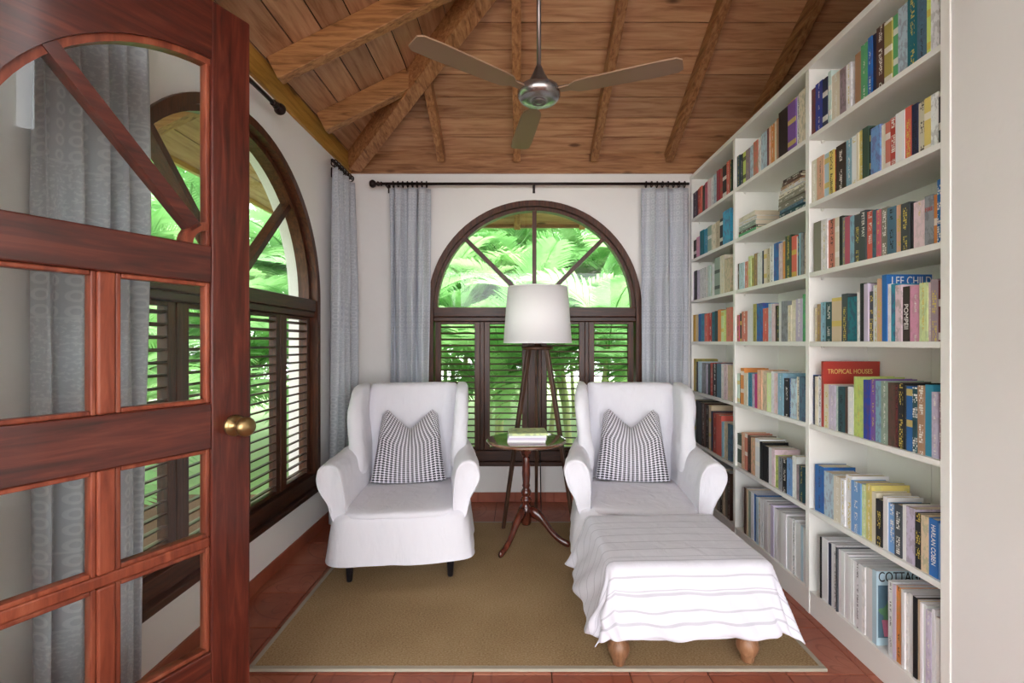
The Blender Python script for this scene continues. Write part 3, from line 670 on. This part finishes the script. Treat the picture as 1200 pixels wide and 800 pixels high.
row(0, 1, A, 6.67, 62, '82 greygreen .33;105 black .33;130 charcoal .325 P;155 brown .33;180 dkbrown .32 S;200 beige .325 B;218 navy .29 F;245 red .285 S;285 coral .28 F;300 ltblue .245 F;330 beige .25 P;355 slate .245 P')
row(0, 0, A, 5.33, 120, '150 brown .3;165 taupe .3;182 brown .3;200 beige .3;216 taupe .31 S;232 dkbrown .3;246 beige .32;262 taupe .31;280 brown .31', 'magazine', mg)

# lying stacks on the second shelf down of the middle bay
def lying(name, cy, z0, ln, dep, th, col, mode, rz, label, group, x=XS+.012, grp_cat='book'):
    o = make_book(name, dep, th, ln, col, mode, (0, 0, 0))
    # spine still faces the room (local x), height lies along world y
    o.rotation_euler = (Matrix.Rotation(rz, 4, 'Z') @ Matrix.Rotation(PI/2, 4, 'X')).to_euler()
    o.location = (x, cy + ln/2, z0 + th/2)
    return tag(o, label, grp_cat, group)
z = SH[5] + .0006
cy = ypx(A + 0) ; c1 = ypx(858 + 140/8.0)
for i, (th_, col, ln, dp, nm) in enumerate(((.020, 'green', .22, .17, 'lime green'), (.014, 'brown', .215, .17, 'brown'), (.030, 'greygreen', .21, .165, 'grey-green'), (.026, 'white', .20, .16, 'white'), (.028, 'cream', .20, .16, 'cream'))):
    lying('book', c1, z, ln, dp, th_, col, 'small' if i else 'flat', .05*(i % 2), nm + ' book lying flat in the low pile, second shelf down, middle bay', 'books lying in piles on the shelf'); z += th_ + .0006
z = SH[5] + .0006; c2 = ypx(858 + 560/8.0)
for i, (th_, col, ln, dp, nm) in enumerate(((.024, 'dkteal', .23, .18, 'dark teal'), (.016, 'slate', .225, .18, 'slate blue'), (.034, 'taupe', .25, .18, 'thick taupe'), (.030, 'taupe', .245, .18, 'taupe'), (.020, 'cream', .23, .17, 'cream'), (.016, 'white', .22, .17, 'thin white'), (.018, 'tan', .20, .15, 'tan'), (.016, 'brown', .18, .14, 'brown'), (.014, 'dkbrown', .16, .13, 'dark brown'))):
    lying('book', c2, z, ln, dp, th_, col, 'small', (.03, -.04)[i % 2], nm + ' book lying flat in the tall pile, second shelf down, middle bay', 'books lying in piles on the shelf'); z += th_ + .0006

# lettering that can be read in the photograph
M['ink_white'] = plain('white lettering', '#f1efe8', .6); M['ink_black'] = plain('black lettering', '#1a1a1e', .6); M['ink_red'] = plain('red lettering', '#b23a3c', .6); M['ink_gold'] = plain('gold lettering', '#e6c877', .6)
def cover_text(bk, body, size, mat, zf, width=None, xc=None):
    o, dep, thk, h = bk
    text_mesh(body, size, o, mat, (xc if xc else dep/2, -thk/2-.0006, h*zf), (PI/2, 0, 0), width=width)
def spine_text(bk, body, size, mat, zf=.5, width=None):
    o, dep, thk, h = bk
    text_mesh(body, size, o, mat, (-.0006, 0, h*zf), tuple(Matrix(((0, 0, -1), (0, -1, 0), (-1, 0, 0))).to_euler()), width=width)
find = lambda r, c, k=0: [b for b in r if c in b[0]['label'].split(' book')[0].split(' magazine')[0]][k]
cover_text(find(r5, 'red'), 'TROPICAL HOUSES', .030, 'ink_gold', .845, width=.205, xc=.122)
cover_text(find(r4, 'blue', 1), 'LEE CHILD', .045, 'ink_white', .90, width=.15, xc=.095)
cover_text(find(r1, 'white', 1), 'CL', .042, 'ink_red', .84, width=.036, xc=.04)
cover_text(find(r7, 'pale blue'), 'COTTAGES', .055, 'ink_black', .92, width=.19, xc=.103)
spine_text(find(r3, 'charcoal', 1), 'PETER MAY', .022, 'ink_white', .72, width=.10)
spine_text(find(r4, 'dark brown'), 'POMPEII', .026, 'ink_white', .45, width=.09)
spine_text([b for b in r6 if b[0]['label'].startswith('blue book')][-1], 'HARLAN COBEN', .024, 'ink_white', .55, width=.135)
fb = find(r3, 'grey', 1)
text_mesh('FIRE', .020, fb[0], 'ink_red', (-.0006, 0, fb[3]*.72), tuple(Matrix(((0, 0, -1), (-1, 0, 0), (0, 1, 0))).to_euler()), width=fb[2]*.85)
# pictured cover of the garden magazine
cb, dep, thk, h = find(r7, 'pale blue')
M['pic_green'] = plain('printed foliage', '#6fa074', .5, var=.7); M['pic_dark'] = plain('printed dusk garden', '#5f7f92', .5, var=.6); M['pic_pink'] = plain('printed pink pot', '#d67f9c', .5)
MB().box(.006, dep-.006, -thk/2-.0005, -thk/2-.0001, .03, .235).build('cover_picture', 'pic_dark', cb)
MB().prism([(.04+.045*(1+.25*math.sin(5*a))*math.cos(a)+.02, .125+.045*(1+.25*math.sin(7*a))*math.sin(a)) for a in [2*PI*i/28 for i in range(28)]], -thk/2-.0009, -thk/2-.0005).build('cover_picture', 'pic_green', cb)
MB().prism([(.03, .035), (.11, .035), (.12, .10), (.02, .10)], -thk/2-.0012, -thk/2-.0009).build('cover_picture', 'pic_pink', cb)

# ------------------------------------------------------------------ rug
RX0, RX1, RY0, RY1 = -1.072, 1.215, 1.878, 3.42
rg = tag(MB().box(RX0+.022, RX1-.022, RY0+.022, RY1-.022, .0005, .0130).build('rug', 'rug'), 'tan woven sisal rug with grey bound edge under both armchairs', 'rug')
MB().box(RX0, RX1, RY0, RY0+.022, .0005, .0133).box(RX0, RX1, RY1-.022, RY1, .0005, .0133).box(RX0, RX0+.022, RY0+.022, RY1-.022, .0005, .0133).box(RX1-.022, RX1, RY0+.022, RY1-.022, .0005, .0133).build('binding', 'binding', rg, bevel=.003)
RZ = .0134

# ------------------------------------------------------------------ slipcovered wing chairs
def superring(a, y0, y1, z, n=40, e=5, wob=0, ph=0, zw=0):
    out = []; cy = (y0+y1)/2; b = (y1-y0)/2
    for i in range(n):
        t = 2*PI*i/n; c, s_ = math.cos(t), math.sin(t)
        r = (abs(c)**e + abs(s_)**e)**(-1/e); k = 1 + wob*math.sin(9*t+ph) + wob*.6*math.sin(17*t+1.7*ph)
        out.append((a*r*c*k, cy + b*r*s_*k, z + zw*math.sin(6*t+ph)))
    return out
crease = bpy.data.textures.new('cloth creases', 'CLOUDS'); crease.noise_scale = .11; crease.noise_depth = 2
def soften(o, k):
    m = o.modifiers.new('creases', 'DISPLACE'); m.texture = crease; m.strength = k; m.mid_level = .5; m.texture_coords = 'LOCAL'
    return o
def wing_chair(loc, rz, label, ph):
    t = thing('wing_chair', label, 'armchair', loc, rz, 'white slipcovered wing chairs')
    # skirt: hem flares, pinched under the arms
    R = []
    for z, a_, yf in ((.112, .402, -.418), (.114, .4015, -.4175), (.16, .396, -.413), (.22, .388, -.408), (.28, .379, -.403), (.33, .369, -.397), (.352, .360, -.388), (.366, .342, -.37)):
        k = max(0, (.36-z)/.25); R.append(superring(a_, yf, .40, z, 72, 9, .009*k*k, ph, .003*k))
    soften(MB().loft(R, caps=False).build('skirt', 'slip', t, sub=1), .008)
    # seat cushion, crowned
    R = [superring(.30, -.392, .26, .335, 40, 7), superring(.306, -.402, .26, .355, 40, 7), superring(.306, -.402, .26, .372, 40, 7), superring(.298, -.390, .25, .384, 40, 7), superring(.22, -.30, .2, .392, 40, 5), superring(.08, -.1, .06, .396, 40, 3)]
    soften(MB().loft(R).build('seat_cushion', 'slip', t, sub=2), .006)
    # arms: rolled section swept front to back
    sec = [(.275, .31), (.277, .44), (.281, .555), (.302, .620), (.340, .652), (.384, .652), (.420, .622), (.432, .572), (.420, .515), (.392, .465), (.364, .40), (.350, .31)]
    for sx in (-1, 1):
        R = []
        for y, k, dz, ox in ((-.372, .70, 0, .0), (-.392, .88, -.002, .0), (-.385, .985, -.003, .004), (-.355, 1.0, -.004, .006), (-.22, .975, -.004, .0), (-.05, .95, .0, -.006), (.10, .90, .012, -.022), (.22, .86, .03, -.034), (.30, .82, .03, -.042)):
            cx, cz = .36, .50
            ring = []
            for q, (x, z) in enumerate(sec):
                w = .004*math.sin(q*2.1 + y*23 + ph*sx)
                kk = k + (.0 if k < .99 else 0)
                ring.append((sx*(cx + (x-cx)*kk + ox + w), y + .004*math.sin(q*1.7+ph) + (max(0, .55-z)*.16 if y < -.3 else 0), (cz + (z-cz)*kk + dz) if z > .34 else z))
            R.append(ring if sx > 0 else ring[::-1])
        soften(MB().loft(R).build('armrest', 'slip', t, sub=3), .018)
    # backrest, leaning
    R = []
    for z, thk, hw in ((.34, .12, .33), (.42, .15, .335), (.60, .155, .335), (.80, .145, .335), (.92, .13, .335), (.975, .115, .33), (.998, .08, .315), (1.003, .03, .28)):
        yc = .27 + .13*(z-.34)/.66
        R.append([(x, y, zz) for x, y, zz in superring(hw*.90, yc-thk/2, yc+thk/2, z, 32, 4)])
    soften(MB().loft(R).build('backrest', 'slip', t, sub=2), .012)
    # wings
    for sx in (-1, 1):
        R = []
        for z, yf, xo, tk in ((.46, -.02, .372, .07), (.55, -.07, .378, .08), (.62, -.055, .385, .085), (.70, -.02, .396, .085), (.80, .005, .405, .082), (.88, .025, .408, .078), (.94, .06, .406, .075), (.98, .11, .402, .068), (.998, .17, .395, .05), (1.002, .22, .385, .03)):
            yb = .33 + .13*(z-.34)/.66
            ym = (yf+yb)/2; w = .006*math.sin(z*19+ph*sx)
            ring = [(xo-tk, yb), (xo-.012, yb+.01), (xo+.002, yb-.02), (xo+.004, ym), (xo+.008+w, yf+.05), (xo+w, yf+.012), (xo-tk*.45, yf-.002), (xo-tk*.92, yf+.018), (xo-tk*1.05, yf+.06), (xo-tk*.95, ym)]
            ring = [(sx*(x-.042), y, z) for x, y in ring]
            R.append(ring if sx > 0 else ring[::-1])
        soften(MB().loft(R).build('wing', 'slip', t, sub=3), .018)
    for sx in (-1, 1):
        MB().lathe([(.014, 0), (.016, .01), (.024, .13), (.026, .2)], 14, (sx*.268, -.33, 0)).build('leg', 'black_leg', t)
        MB().lathe([(.014, 0), (.016, .01), (.024, .13), (.026, .2)], 14, (sx*.26, .33, 0)).build('leg', 'black_leg', t)
    return t
CL = (-.680, 2.925, RZ); CLr = math.radians(6.5)
CR = (.722, 2.95, RZ); CRr = math.radians(-7)
wing_chair(CL, CLr, 'white slipcovered wing chair beside the curtain corner, its black front legs showing', .6)
wing_chair(CR, CRr, 'white slipcovered wing chair beside the bookcase, behind the draped footstool', 2.9)

# ------------------------------------------------------------------ pillows with karate-chopped tops
def pillow(chair, rz, dx, label, tilt):
    def fn(side):
        def f(u, v):
            a = 2*u-1; 
            hw = .232 - .055*v + .012*math.sin(PI*v)*(1 if True else 0)
            s = abs(a)
            top = .335 + .125*min(1, (s/.80))**1.15 - (.03*max(0, (s-.8)/.2))
            x = a*hw*(1 - .06*math.sin(PI*v))
            z = v*top + .012*(1-v)*(a*a)
            e = max(0, (1-s**3.0))**.55 * max(0, math.sin(PI*min(1, max(0, v*.96+.02))))**.55
            y = side*.078*e
            if side < 0: y += .018*math.exp(-(a/.13)**2)*max(0, v-.55)/.45   # chop crease
            return (x, y, z)
        return f
    R = Matrix.Rotation(rz, 4, 'Z'); p = Vector(chair) + R.to_3x3() @ Vector((dx, .088, .395))
    uvf = lambda u, v: (.5 + (u-.5)*(1 + 1.5*max(0, v-.60)), v)
    m = MB().grid(fn(-1), 48, 44, uvf).grid(fn(1), 48, 44, uvf)
    o = m.build('throw_pillow', 'pillow'); o.location = p; o.rotation_euler = (Matrix.Rotation(rz+tilt, 4, 'Z') @ Matrix.Rotation(math.radians(-16), 4, 'X')).to_euler()
    return tag(o, label, 'pillow', 'navy and white throw pillows')
pillow(CL, CLr, -.005, 'navy and white woven pillow on the chair beside the curtain corner', .02)
pillow(CR, CRr, -.01, 'navy and white woven pillow on the chair beside the bookcase', -.02)

# ------------------------------------------------------------------ footstool and its throw
OX, OY, OR = .655, 2.10, math.radians(2)
ot = thing('footstool', 'upholstered footstool on turned wooden bun feet under a white throw', 'footstool', (OX, OY, RZ), OR)
MB().loft([superring(.285, -.235, .235, z, 32, 6) for z in (.115, .12)] + [superring(.292, -.24, .24, z, 32, 6) for z in (.14, .36)] + [superring(.285, -.235, .235, .405, 32, 6), superring(.24, -.2, .2, .42, 32, 5)]).build('body', 'slip', ot, sub=1)
for sx in (-1, 1):
    for sy in (-1, 1):
        MB().lathe([(.022, 0), (.026, .006), (.026, .02), (.040, .045), (.044, .065), (.040, .085), (.030, .098), (.032, .108), (.03, .13)], 20, (sx*.262, sy*.18, 0)).build('bun_foot', 'bun_wood', ot)
def drape(u, v):
    hx, hy, zt = .293, .243, .432; ex_, ey_ = .30, .275
    a = (2*u-1)*(hx+ex_); b = (2*v-1)*(hy+ey_)
    dx = max(abs(a)-hx, 0); dy = max(abs(b)-hy, 0); l = math.hypot(dx, dy)
    x = max(-hx, min(hx, a)); y = max(-hy, min(hy, b))
    if l > 1e-6:
        nx, ny = math.copysign(dx/l, a), math.copysign(dy/l, b)
        rr = .03
        if l < rr*PI/2: out = rr*math.sin(l/rr); dz = rr*(1-math.cos(l/rr))
        else: 
            k = l - rr*PI/2; out = rr + .26*k; dz = rr + .955*k
        per = (a*3.1 + b*2.7)
        cor = min(dx, dy)/.3
        fold = (.012*math.sin(per*7.0) + .006*math.sin(per*15+1))*min(1, l/.25)
        out += fold + .03*cor*math.sin(math.atan2(ny, nx)*8)
        dz *= 1 - .30*min(1, cor)
        x += nx*out; y += ny*out; z = zt - dz
        z = max(z, .055)
    else:
        z = zt + .006*math.cos(a/hx*1.4)*math.cos(b/hy*1.4)
    z += .003*mnoise.noise((a*9, b*9, 3.1))
    return (x, y, z)
th_ = MB().grid(drape, 84, 84).build('throw_blanket', 'throw'); th_.location = (OX, OY, RZ); th_.rotation_euler = (0, 0, OR)
m_ = th_.modifiers.new('solid', 'SOLIDIFY'); m_.thickness = .004; m_.offset = 1
tag(th_, 'white striped woven throw draped over the footstool', 'throw')

# ------------------------------------------------------------------ pedestal side table
TX, TY = .047, 3.06
tb = thing('pedestal_table', 'round dark wood tripod pedestal table between the armchairs', 'table', (TX, TY, RZ))
MB().lathe([(.0, .640), (.235, .640), (.250, .646), (.256, .654), (.252, .661), (.240, .664), (.0, .664)], 56).build('table_top', 'table_top', tb)
MB().lathe([(.055, .628), (.055, .640)], 24).build('top_block', 'table_wood', tb)
MB().lathe([(.0, .115), (.028, .118), (.033, .13), (.036, .20), (.033, .235), (.024, .245), (.030, .262), (.036, .275), (.030, .29), (.022, .298), (.030, .312), (.034, .325), (.026, .340), (.020, .352), (.026, .365), (.022, .38), (.027, .44), (.023, .545), (.021, .556), (.033, .566), (.041, .585), (.042, .620), (.040, .63)], 28).build('pedestal', 'table_wood', tb)
for ang in (-125, -16, 108):
    a = math.radians(ang); c, s_ = math.cos(a), math.sin(a); prof = [(.018, .205, .036), (.07, .195, .034), (.115, .155, .030), (.15, .105, .026), (.19, .062, .022), (.232, .034, .019), (.262, .022, .021), (.285, .020, .017)]
    R = []
    for r, z, w in prof:
        w *= 1.2; tw = w*.68; ring = []
        for i in range(10):
            q = 2*PI*i/10; ring.append((c*r - s_*tw*math.cos(q), s_*r + c*tw*math.cos(q), max(.001, z + w*math.sin(q))))
        R.append(ring)
    MB().loft(R).build('leg', 'table_wood', tb, sub=1)
# magazines on the table
zz = RZ + .6645
for i, (w_, d_, t_, col, rzz, nm) in enumerate(((.235, .19, .016, 'white', .02, 'white magazine at the bottom of the pile on the pedestal table'), (.235, .185, .013, 'lilac', -.02, 'white magazine second from the bottom of the pile on the pedestal table'),
        (.23, .185, .012, 'white', .03, 'white magazine under the top one of the pile on the pedestal table'), (.24, .19, .014, 'palegreen', .06, 'green pictured magazine on top of the pile on the pedestal table'))):
    o = make_book('magazine', d_, t_, w_, col, 'pict' if i == 3 else 'flat', (0, 0, 0), mag=True)
    # spine faces the room (-y), height along x
    o.rotation_euler = (Matrix.Rotation(rzz, 4, 'Z') @ Matrix(((0, 0, 1, 0), (1, 0, 0, 0), (0, 1, 0, 0), (0, 0, 0, 1)))).to_euler()
    o.location = (TX - w_/2 - .0 + .004*i, TY - .12 - .003*i, zz + t_/2); zz += t_ + .0006
    tag(o, nm, 'magazine', 'magazines piled on the pedestal table')

# ------------------------------------------------------------------ tripod floor lamp
LX, LY = .135, 3.44
lp = thing('floor_lamp', 'wooden tripod floor lamp with white drum shade before the arched window', 'lamp', (LX, LY, 0))
z0, z1, r0, r1_ = 1.288, 1.690, .246, .216
sh = MB().lathe([(r0, z0), (r1_, z1), (r1_-.004, z1), (r0-.004, z0), (r0, z0)], 64).build('lamp_shade', 'shade', lp)
MB().lathe([(r0+.001, z0), (r0+.001, z0+.008), (r0-.005, z0+.008), (r0-.005, z0), (r0+.001, z0)], 64).build('trim_ring', 'shade', sh)
MB().lathe([(r1_+.001, z1-.008), (r1_+.001, z1), (r1_-.005, z1), (r1_-.005, z1-.008), (r1_+.001, z1-.008)], 64).build('trim_ring', 'shade', sh)
MB().tube([(-r1_+.005, 0, z1-.02), (r1_-.005, 0, z1-.02)], .002).tube([(0, -r1_+.005, z1-.02), (0, r1_-.005, z1-.02)], .002).build('spider', 'nickel', lp)
MB().lathe([(.0, 1.24), (.11, 1.242), (.115, 1.25), (.115, 1.262), (.03, 1.27), (.02, 1.30), (.018, 1.40), (.0, 1.41)], 24).build('head', 'lamp_wood', lp)
MB().lathe([(.0, 1.66), (.008, 1.66), (.006, 1.69), (.01, 1.70), (.0, 1.715)], 12).tube([(0, 0, 1.4), (0, 0, 1.665)], .004).build('harp', 'nickel', lp)
MB().lathe([(.0, 1.41), (.014, 1.41), (.016, 1.44), (.032, 1.49), (.034, 1.52), (.02, 1.55), (.0, 1.56)], 16).build('bulb', 'shade', lp)
for ang in (-148, -32, 90):
    a = math.radians(ang); c, s_ = math.cos(a), math.sin(a); zb = RZ if LY + .285*s_ < 3.43 else .0005
    m = MB(); R = []
    for r, z, w in ((.285, zb, .011), (.185, .62, .014), (.075, 1.25, .016)):
        R.append([(c*r + c*w*u - s_*w*v, s_*r + s_*w*u + c*w*v, z) for u, v in ((-1, -1), (1, -1), (1, 1), (-1, 1))])
    m.loft(R, smooth=False).build('leg', 'lamp_wood', lp, bevel=.004)
MB().tube([(0, .0, 1.245), (.0, .02, .9), (.02, .04, .5), (.03, .1, .02)], .004).build('power_cord', 'black_leg', lp)

# ------------------------------------------------------------------ ceiling fan
fn_ = thing('ceiling_fan', 'brushed nickel ceiling fan hanging on a rod from the pine ceiling', 'ceiling fan', (.088, 2.10, 2.355))
ztop = zroof(.088 - XL) - 2.355
MB().tube([(0, 0, .13), (0, 0, ztop-.05)], .010, 12).build('down_rod', 'nickel_dark', fn_)
MB().lathe([(.065, ztop-.02), (.06, ztop-.05), (.02, ztop-.10), (.0, ztop-.105)], 24).build('ceiling_canopy', 'nickel_dark', fn_)
MB().lathe([(.012, .155), (.018, .14), (.034, .105), (.052, .075), (.060, .065)], 28).build('hub_cone', 'nickel_dark', fn_)
MB().lathe([(.0, .068), (.060, .067), (.088, .055), (.094, .045), (.094, .022), (.090, .016), (.088, .012), (.080, .004), (.035, -.002), (.0, -.002)], 40).build('motor_housing', 'nickel', fn_)
MB().lathe([(.032, -.002), (.032, -.008), (.026, -.009), (.024, -.005), (.016, -.005), (.014, -.010), (.0, -.010)], 24).build('bottom_cap', 'nickel_dark', fn_)
for ang in (98, -22, 218):
    bl = MB()
    prof = [(.095, .018), (.14, .020), (.17, .042), (.22, .048), (.50, .055), (.58, .052), (.60, .034)]
    poly = [(r, w) for r, w in prof] + [(r, -w) for r, w in prof[::-1]]
    b_ = bl.prism(poly, .030, .036, axis='z').build('blade', 'blade', fn_, rot=(math.radians(0), 0, math.radians(ang)))
    MB().box(.08, .19, -.016, .016, .036, .041).build('blade_iron', 'nickel', fn_, rot=(0, 0, math.radians(ang)))

# ------------------------------------------------------------------ curtains and rods
def curtain(loc, rz, width, ztop, zbot, folds, amp, label, seed, cat_group):
    rnd = random.Random(seed); ph = [rnd.uniform(0, 6.28) for _ in range(4)]
    def f(u, v):
        z = ztop + (zbot-ztop)*v
        a = amp*(.55 + .45*min(1, v*3)); q = u*folds*2*PI
        y = a*math.sin(q + .9*math.sin(v*2.3+ph[0]) + .8*math.sin(u*5+ph[3])) + a*.45*math.sin(2.3*q + ph[1] + v*1.8)
        x = (u-.5)*width*(1 + .05*math.sin(v*3+ph[2]))*(1 - .10*math.exp(-((v-.12)/.10)**2)*0) + .006*math.sin(q*1.7+v*4)
        return (x, y, z)
    o = MB().grid(f, int(folds*14), 60, lambda u, v: (u*width*3.0, (1-v)*1.0)).build('curtain', 'curtain')
    o.location = loc; o.rotation_euler = (0, 0, rz)
    m = o.modifiers.new('solid', 'SOLIDIFY'); m.thickness = .003
    return tag(o, label, 'curtain', cat_group)
ZROD = 2.552; YR = YB - .085; XRd = XL + .085
kx = lambda x, Y: (x-608)*Y/F
cg = 'printed pale curtains'
curtain((kx(480, YR), YR, 0), 0, kx(503, YR)-kx(457, YR), ZROD-.034, .03, 3.0, .038, 'pale blue-grey printed curtain on the back wall, between the wing chairs\' corner and window', 3, cg)
curtain((kx(779, YR), YR-.005, 0), 0, kx(806, YR)-kx(753, YR), ZROD-.034, .03, 3.0, .038, 'pale blue-grey printed curtain on the back wall, beside the bookcase', 8, cg)
curtain((XRd, 3.50, 0), PI/2, .36, ZROD-.034, .03, 3.0, .036, 'pale printed curtain on the left wall, in the room corner behind the armchair', 5, cg)
curtain((XRd-.01, 1.465, 0), PI/2, .335, ZROD-.034, .03, 3.6, .034, 'printed curtain on the left wall, seen through the door glass', 11, cg)
def ring_at(p, axis, parent, r=.023):
    n = 16; pts = []
    for i in range(n+1):
        a = 2*PI*i/n
        pts.append((p[0], p[1]+r*math.cos(a), p[2]+r*math.sin(a)) if axis == 'x' else (p[0]+r*math.cos(a), p[1], p[2]+r*math.sin(a)))
    MB().tube(pts, .0045, 6).build('ring', 'iron', parent)
def rod(a, b, axis, rings, brackets, ends, label):
    r_ = thing('curtain_rod', label, 'curtain rod', (0, 0, 0))
    MB().tube([a, b], .011, 12).build('pole', 'iron', r_)
    for e, s_ in ends:
        prof = [(.0, .0), (.017, .003), (.017, .012), (.010, .018), (.018, .028), (.020, .036), (.010, .046), (.012, .05), (.024, .058), (.031, .072), (.031, .082), (.022, .097), (.0, .104)]
        MB().lathe([(r, h*s_) for r, h in prof], 16, e, axis=axis).build('finial', 'iron', r_)
    for t in rings:
        ring_at((t, a[1], a[2]-.006) if axis == 'x' else (a[0], t, a[2]-.006), axis, r_)
    for t in brackets:
        if axis == 'x': MB().box(t-.008, t+.008, a[1]-.012, YB-.0005, a[2]-.018, a[2]-.011).box(t-.010, t+.010, YB-.008, YB-.0005, a[2]-.05, a[2]+.02).build('bracket', 'iron', r_)
        else: MB().box(XL+.0005, a[0]+.012, t-.008, t+.008, a[2]-.018, a[2]-.011).box(XL+.0005, XL+.008, t-.010, t+.010, a[2]-.05, a[2]+.02).build('bracket', 'iron', r_)
    return r_
x0 = kx(448, YR)
fr = lambda a, b, n: [a + (b-a)*i/(n-1) for i in range(n)]
rod((x0, YR, ZROD), (kx(806, YR)+.01, YR, ZROD), 'x', fr(kx(461, YR), kx(500, YR), 8) + fr(kx(757, YR), kx(802, YR), 8), [kx(453, YR), kx(626, YR)], [((x0, YR, ZROD), -1)], 'dark curtain rod with ball finial across the back window wall')
rod((XRd, 3.30, ZROD), (XRd, 3.69, ZROD), 'y', fr(3.34, 3.66, 7), [3.5], [], 'short dark curtain rod on the left wall, in the room corner')
rod((XRd, 1.20, ZROD), (XRd, 2.50, ZROD), 'y', fr(1.26, 1.62, 7), [1.22, 1.75], [((XRd, 2.50, ZROD), 1)], 'dark curtain rod with carved finial on the left wall, behind the open door')

# ------------------------------------------------------------------ garden: palms outside the windows
gd = struct(MB().box(-14, 14, -12, 20, -.34, -.30).build('ground', 'lawn'), 'sunlit garden ground outside the windows', 'ground')
def frond_mesh(seed, L=1.7, nl=30, droop=.9):
    rnd = random.Random(seed); m = MB(); pts = []
    for i in range(13):
        t = i/12; pts.append(Vector((L*(t - .12*t*t*droop), 0, L*(.62*t - .55*droop*t*t))))
    m.tube(pts, [.014*(1-.85*i/12) for i in range(13)], 5)
    for i in range(nl):
        t = .14 + .86*i/(nl-1); k = t*12; a = int(min(11, k)); p = pts[a].lerp(pts[a+1], min(1, k-a)); d = (pts[a+1]-pts[a]).normalized()
        ll = L*.34*math.sin(PI*min(1, .18+.78*t))**.7*rnd.uniform(.85, 1.1)
        for sy in (-1, 1):
            sd = Vector((0, sy, 0)); out = (d*.75 + sd*.85 + Vector((0, 0, .22))).normalized()
            w = .013*L/1.7; n_ = d.cross(out).normalized(); wd = out.cross(n_).normalized()*w
            p1 = p + out*ll*.5; p2 = p + out*ll*.85 + Vector((0, 0, -.10*ll)); p3 = p + out*ll + Vector((0, 0, -.22*ll))
            m.add([p-wd*.4, p+wd*.4, p1+wd, p1-wd, p2+wd*.6, p2-wd*.6, p3], [(0,1,2,3), (3,2,4,5), (5,4,6)], True)
    me = m.mesh('frond'); me.materials.append(M['leaf']); return me
FM = [frond_mesh(s, 1.7, 46, dr) for s, dr in ((1, .75), (2, 1.0), (3, 1.25))]
def palm(x, y, h, nf, sc, label, group, seed):
    rnd = random.Random(seed)
    p = thing('areca_palm', label, 'palm', (x, y, -.30), rnd.uniform(0, 6.28), group)
    for k in range(3):
        a = rnd.uniform(0, 6.28); bx, by = .22*math.cos(a), .22*math.sin(a); lean = rnd.uniform(.1, .35); hh = h*rnd.uniform(.65, 1.05)
        top = (bx+lean*math.cos(a), by+lean*math.sin(a), hh)
        MB().tube([(bx, by, 0), (bx+.35*lean*math.cos(a), by+.35*lean*math.sin(a), hh*.5), top], [.045, .035, .028], 8).build('cane', 'stem', p)
        for q in range(nf):
            s_ = sc*rnd.uniform(.8, 1.15)
            o = place('frond', rnd.choice(FM), None, p, loc=(top[0], top[1], top[2]-rnd.uniform(0, .35*hh)), rot=(rnd.uniform(-.3, .3), rnd.uniform(-.75, .35), 2*PI*(q+rnd.random())/nf))
            o.scale = (s_, s_, s_)
lb = 'areca palm with arching bright green fronds outside the back window'
ll_ = 'areca palm with arching bright green fronds outside the left window'
lf = 'tall palm in the dense green growth farther out in the garden'
sd_ = 100
for x, y, h in ((-1.6, 6.2, 1.5), (-.3, 6.5, 1.2), (.9, 6.3, 1.6), (2.1, 6.4, 1.3), (-3.0, 6.8, 1.7), (.3, 7.6, 2.3), (-1.2, 7.8, 2.2), (1.7, 7.7, 2.4), (3.2, 7.2, 2.1)):
    sd_ += 1; palm(x, y, h, 8, 1.0, lb, 'palms outside the back window', sd_)
for x, y, h in ((-4.7, 2.7, 1.5), (-3.9, 3.5, 1.3), (-4.2, 4.8, 1.6), (-5.2, 3.0, 2.2), (-5.3, 5.2, 2.3), (-4.0, 6.3, 1.8), (-5.4, 7.0, 2.3)):
    sd_ += 1; palm(x, y, h, 8, 1.0, ll_, 'palms outside the left window', sd_)
for x, y in ((-7.5, 4), (-7.5, 7), (-6.2, 9.2), (-4, 9.8), (-2.2, 10), (-.4, 9.7), (1.3, 10), (3.1, 9.8), (5, 9.2), (-8, 10.5), (-7.2, 1.5), (-3.1, 12.2), (-1.2, 12.4), (.6, 12.2), (2.4, 12.4), (4.2, 12), (-9.5, 6)):
    sd_ += 1; palm(x, y, 3.4, 10, 1.7, lf, 'tall palms farther out in the garden', sd_)
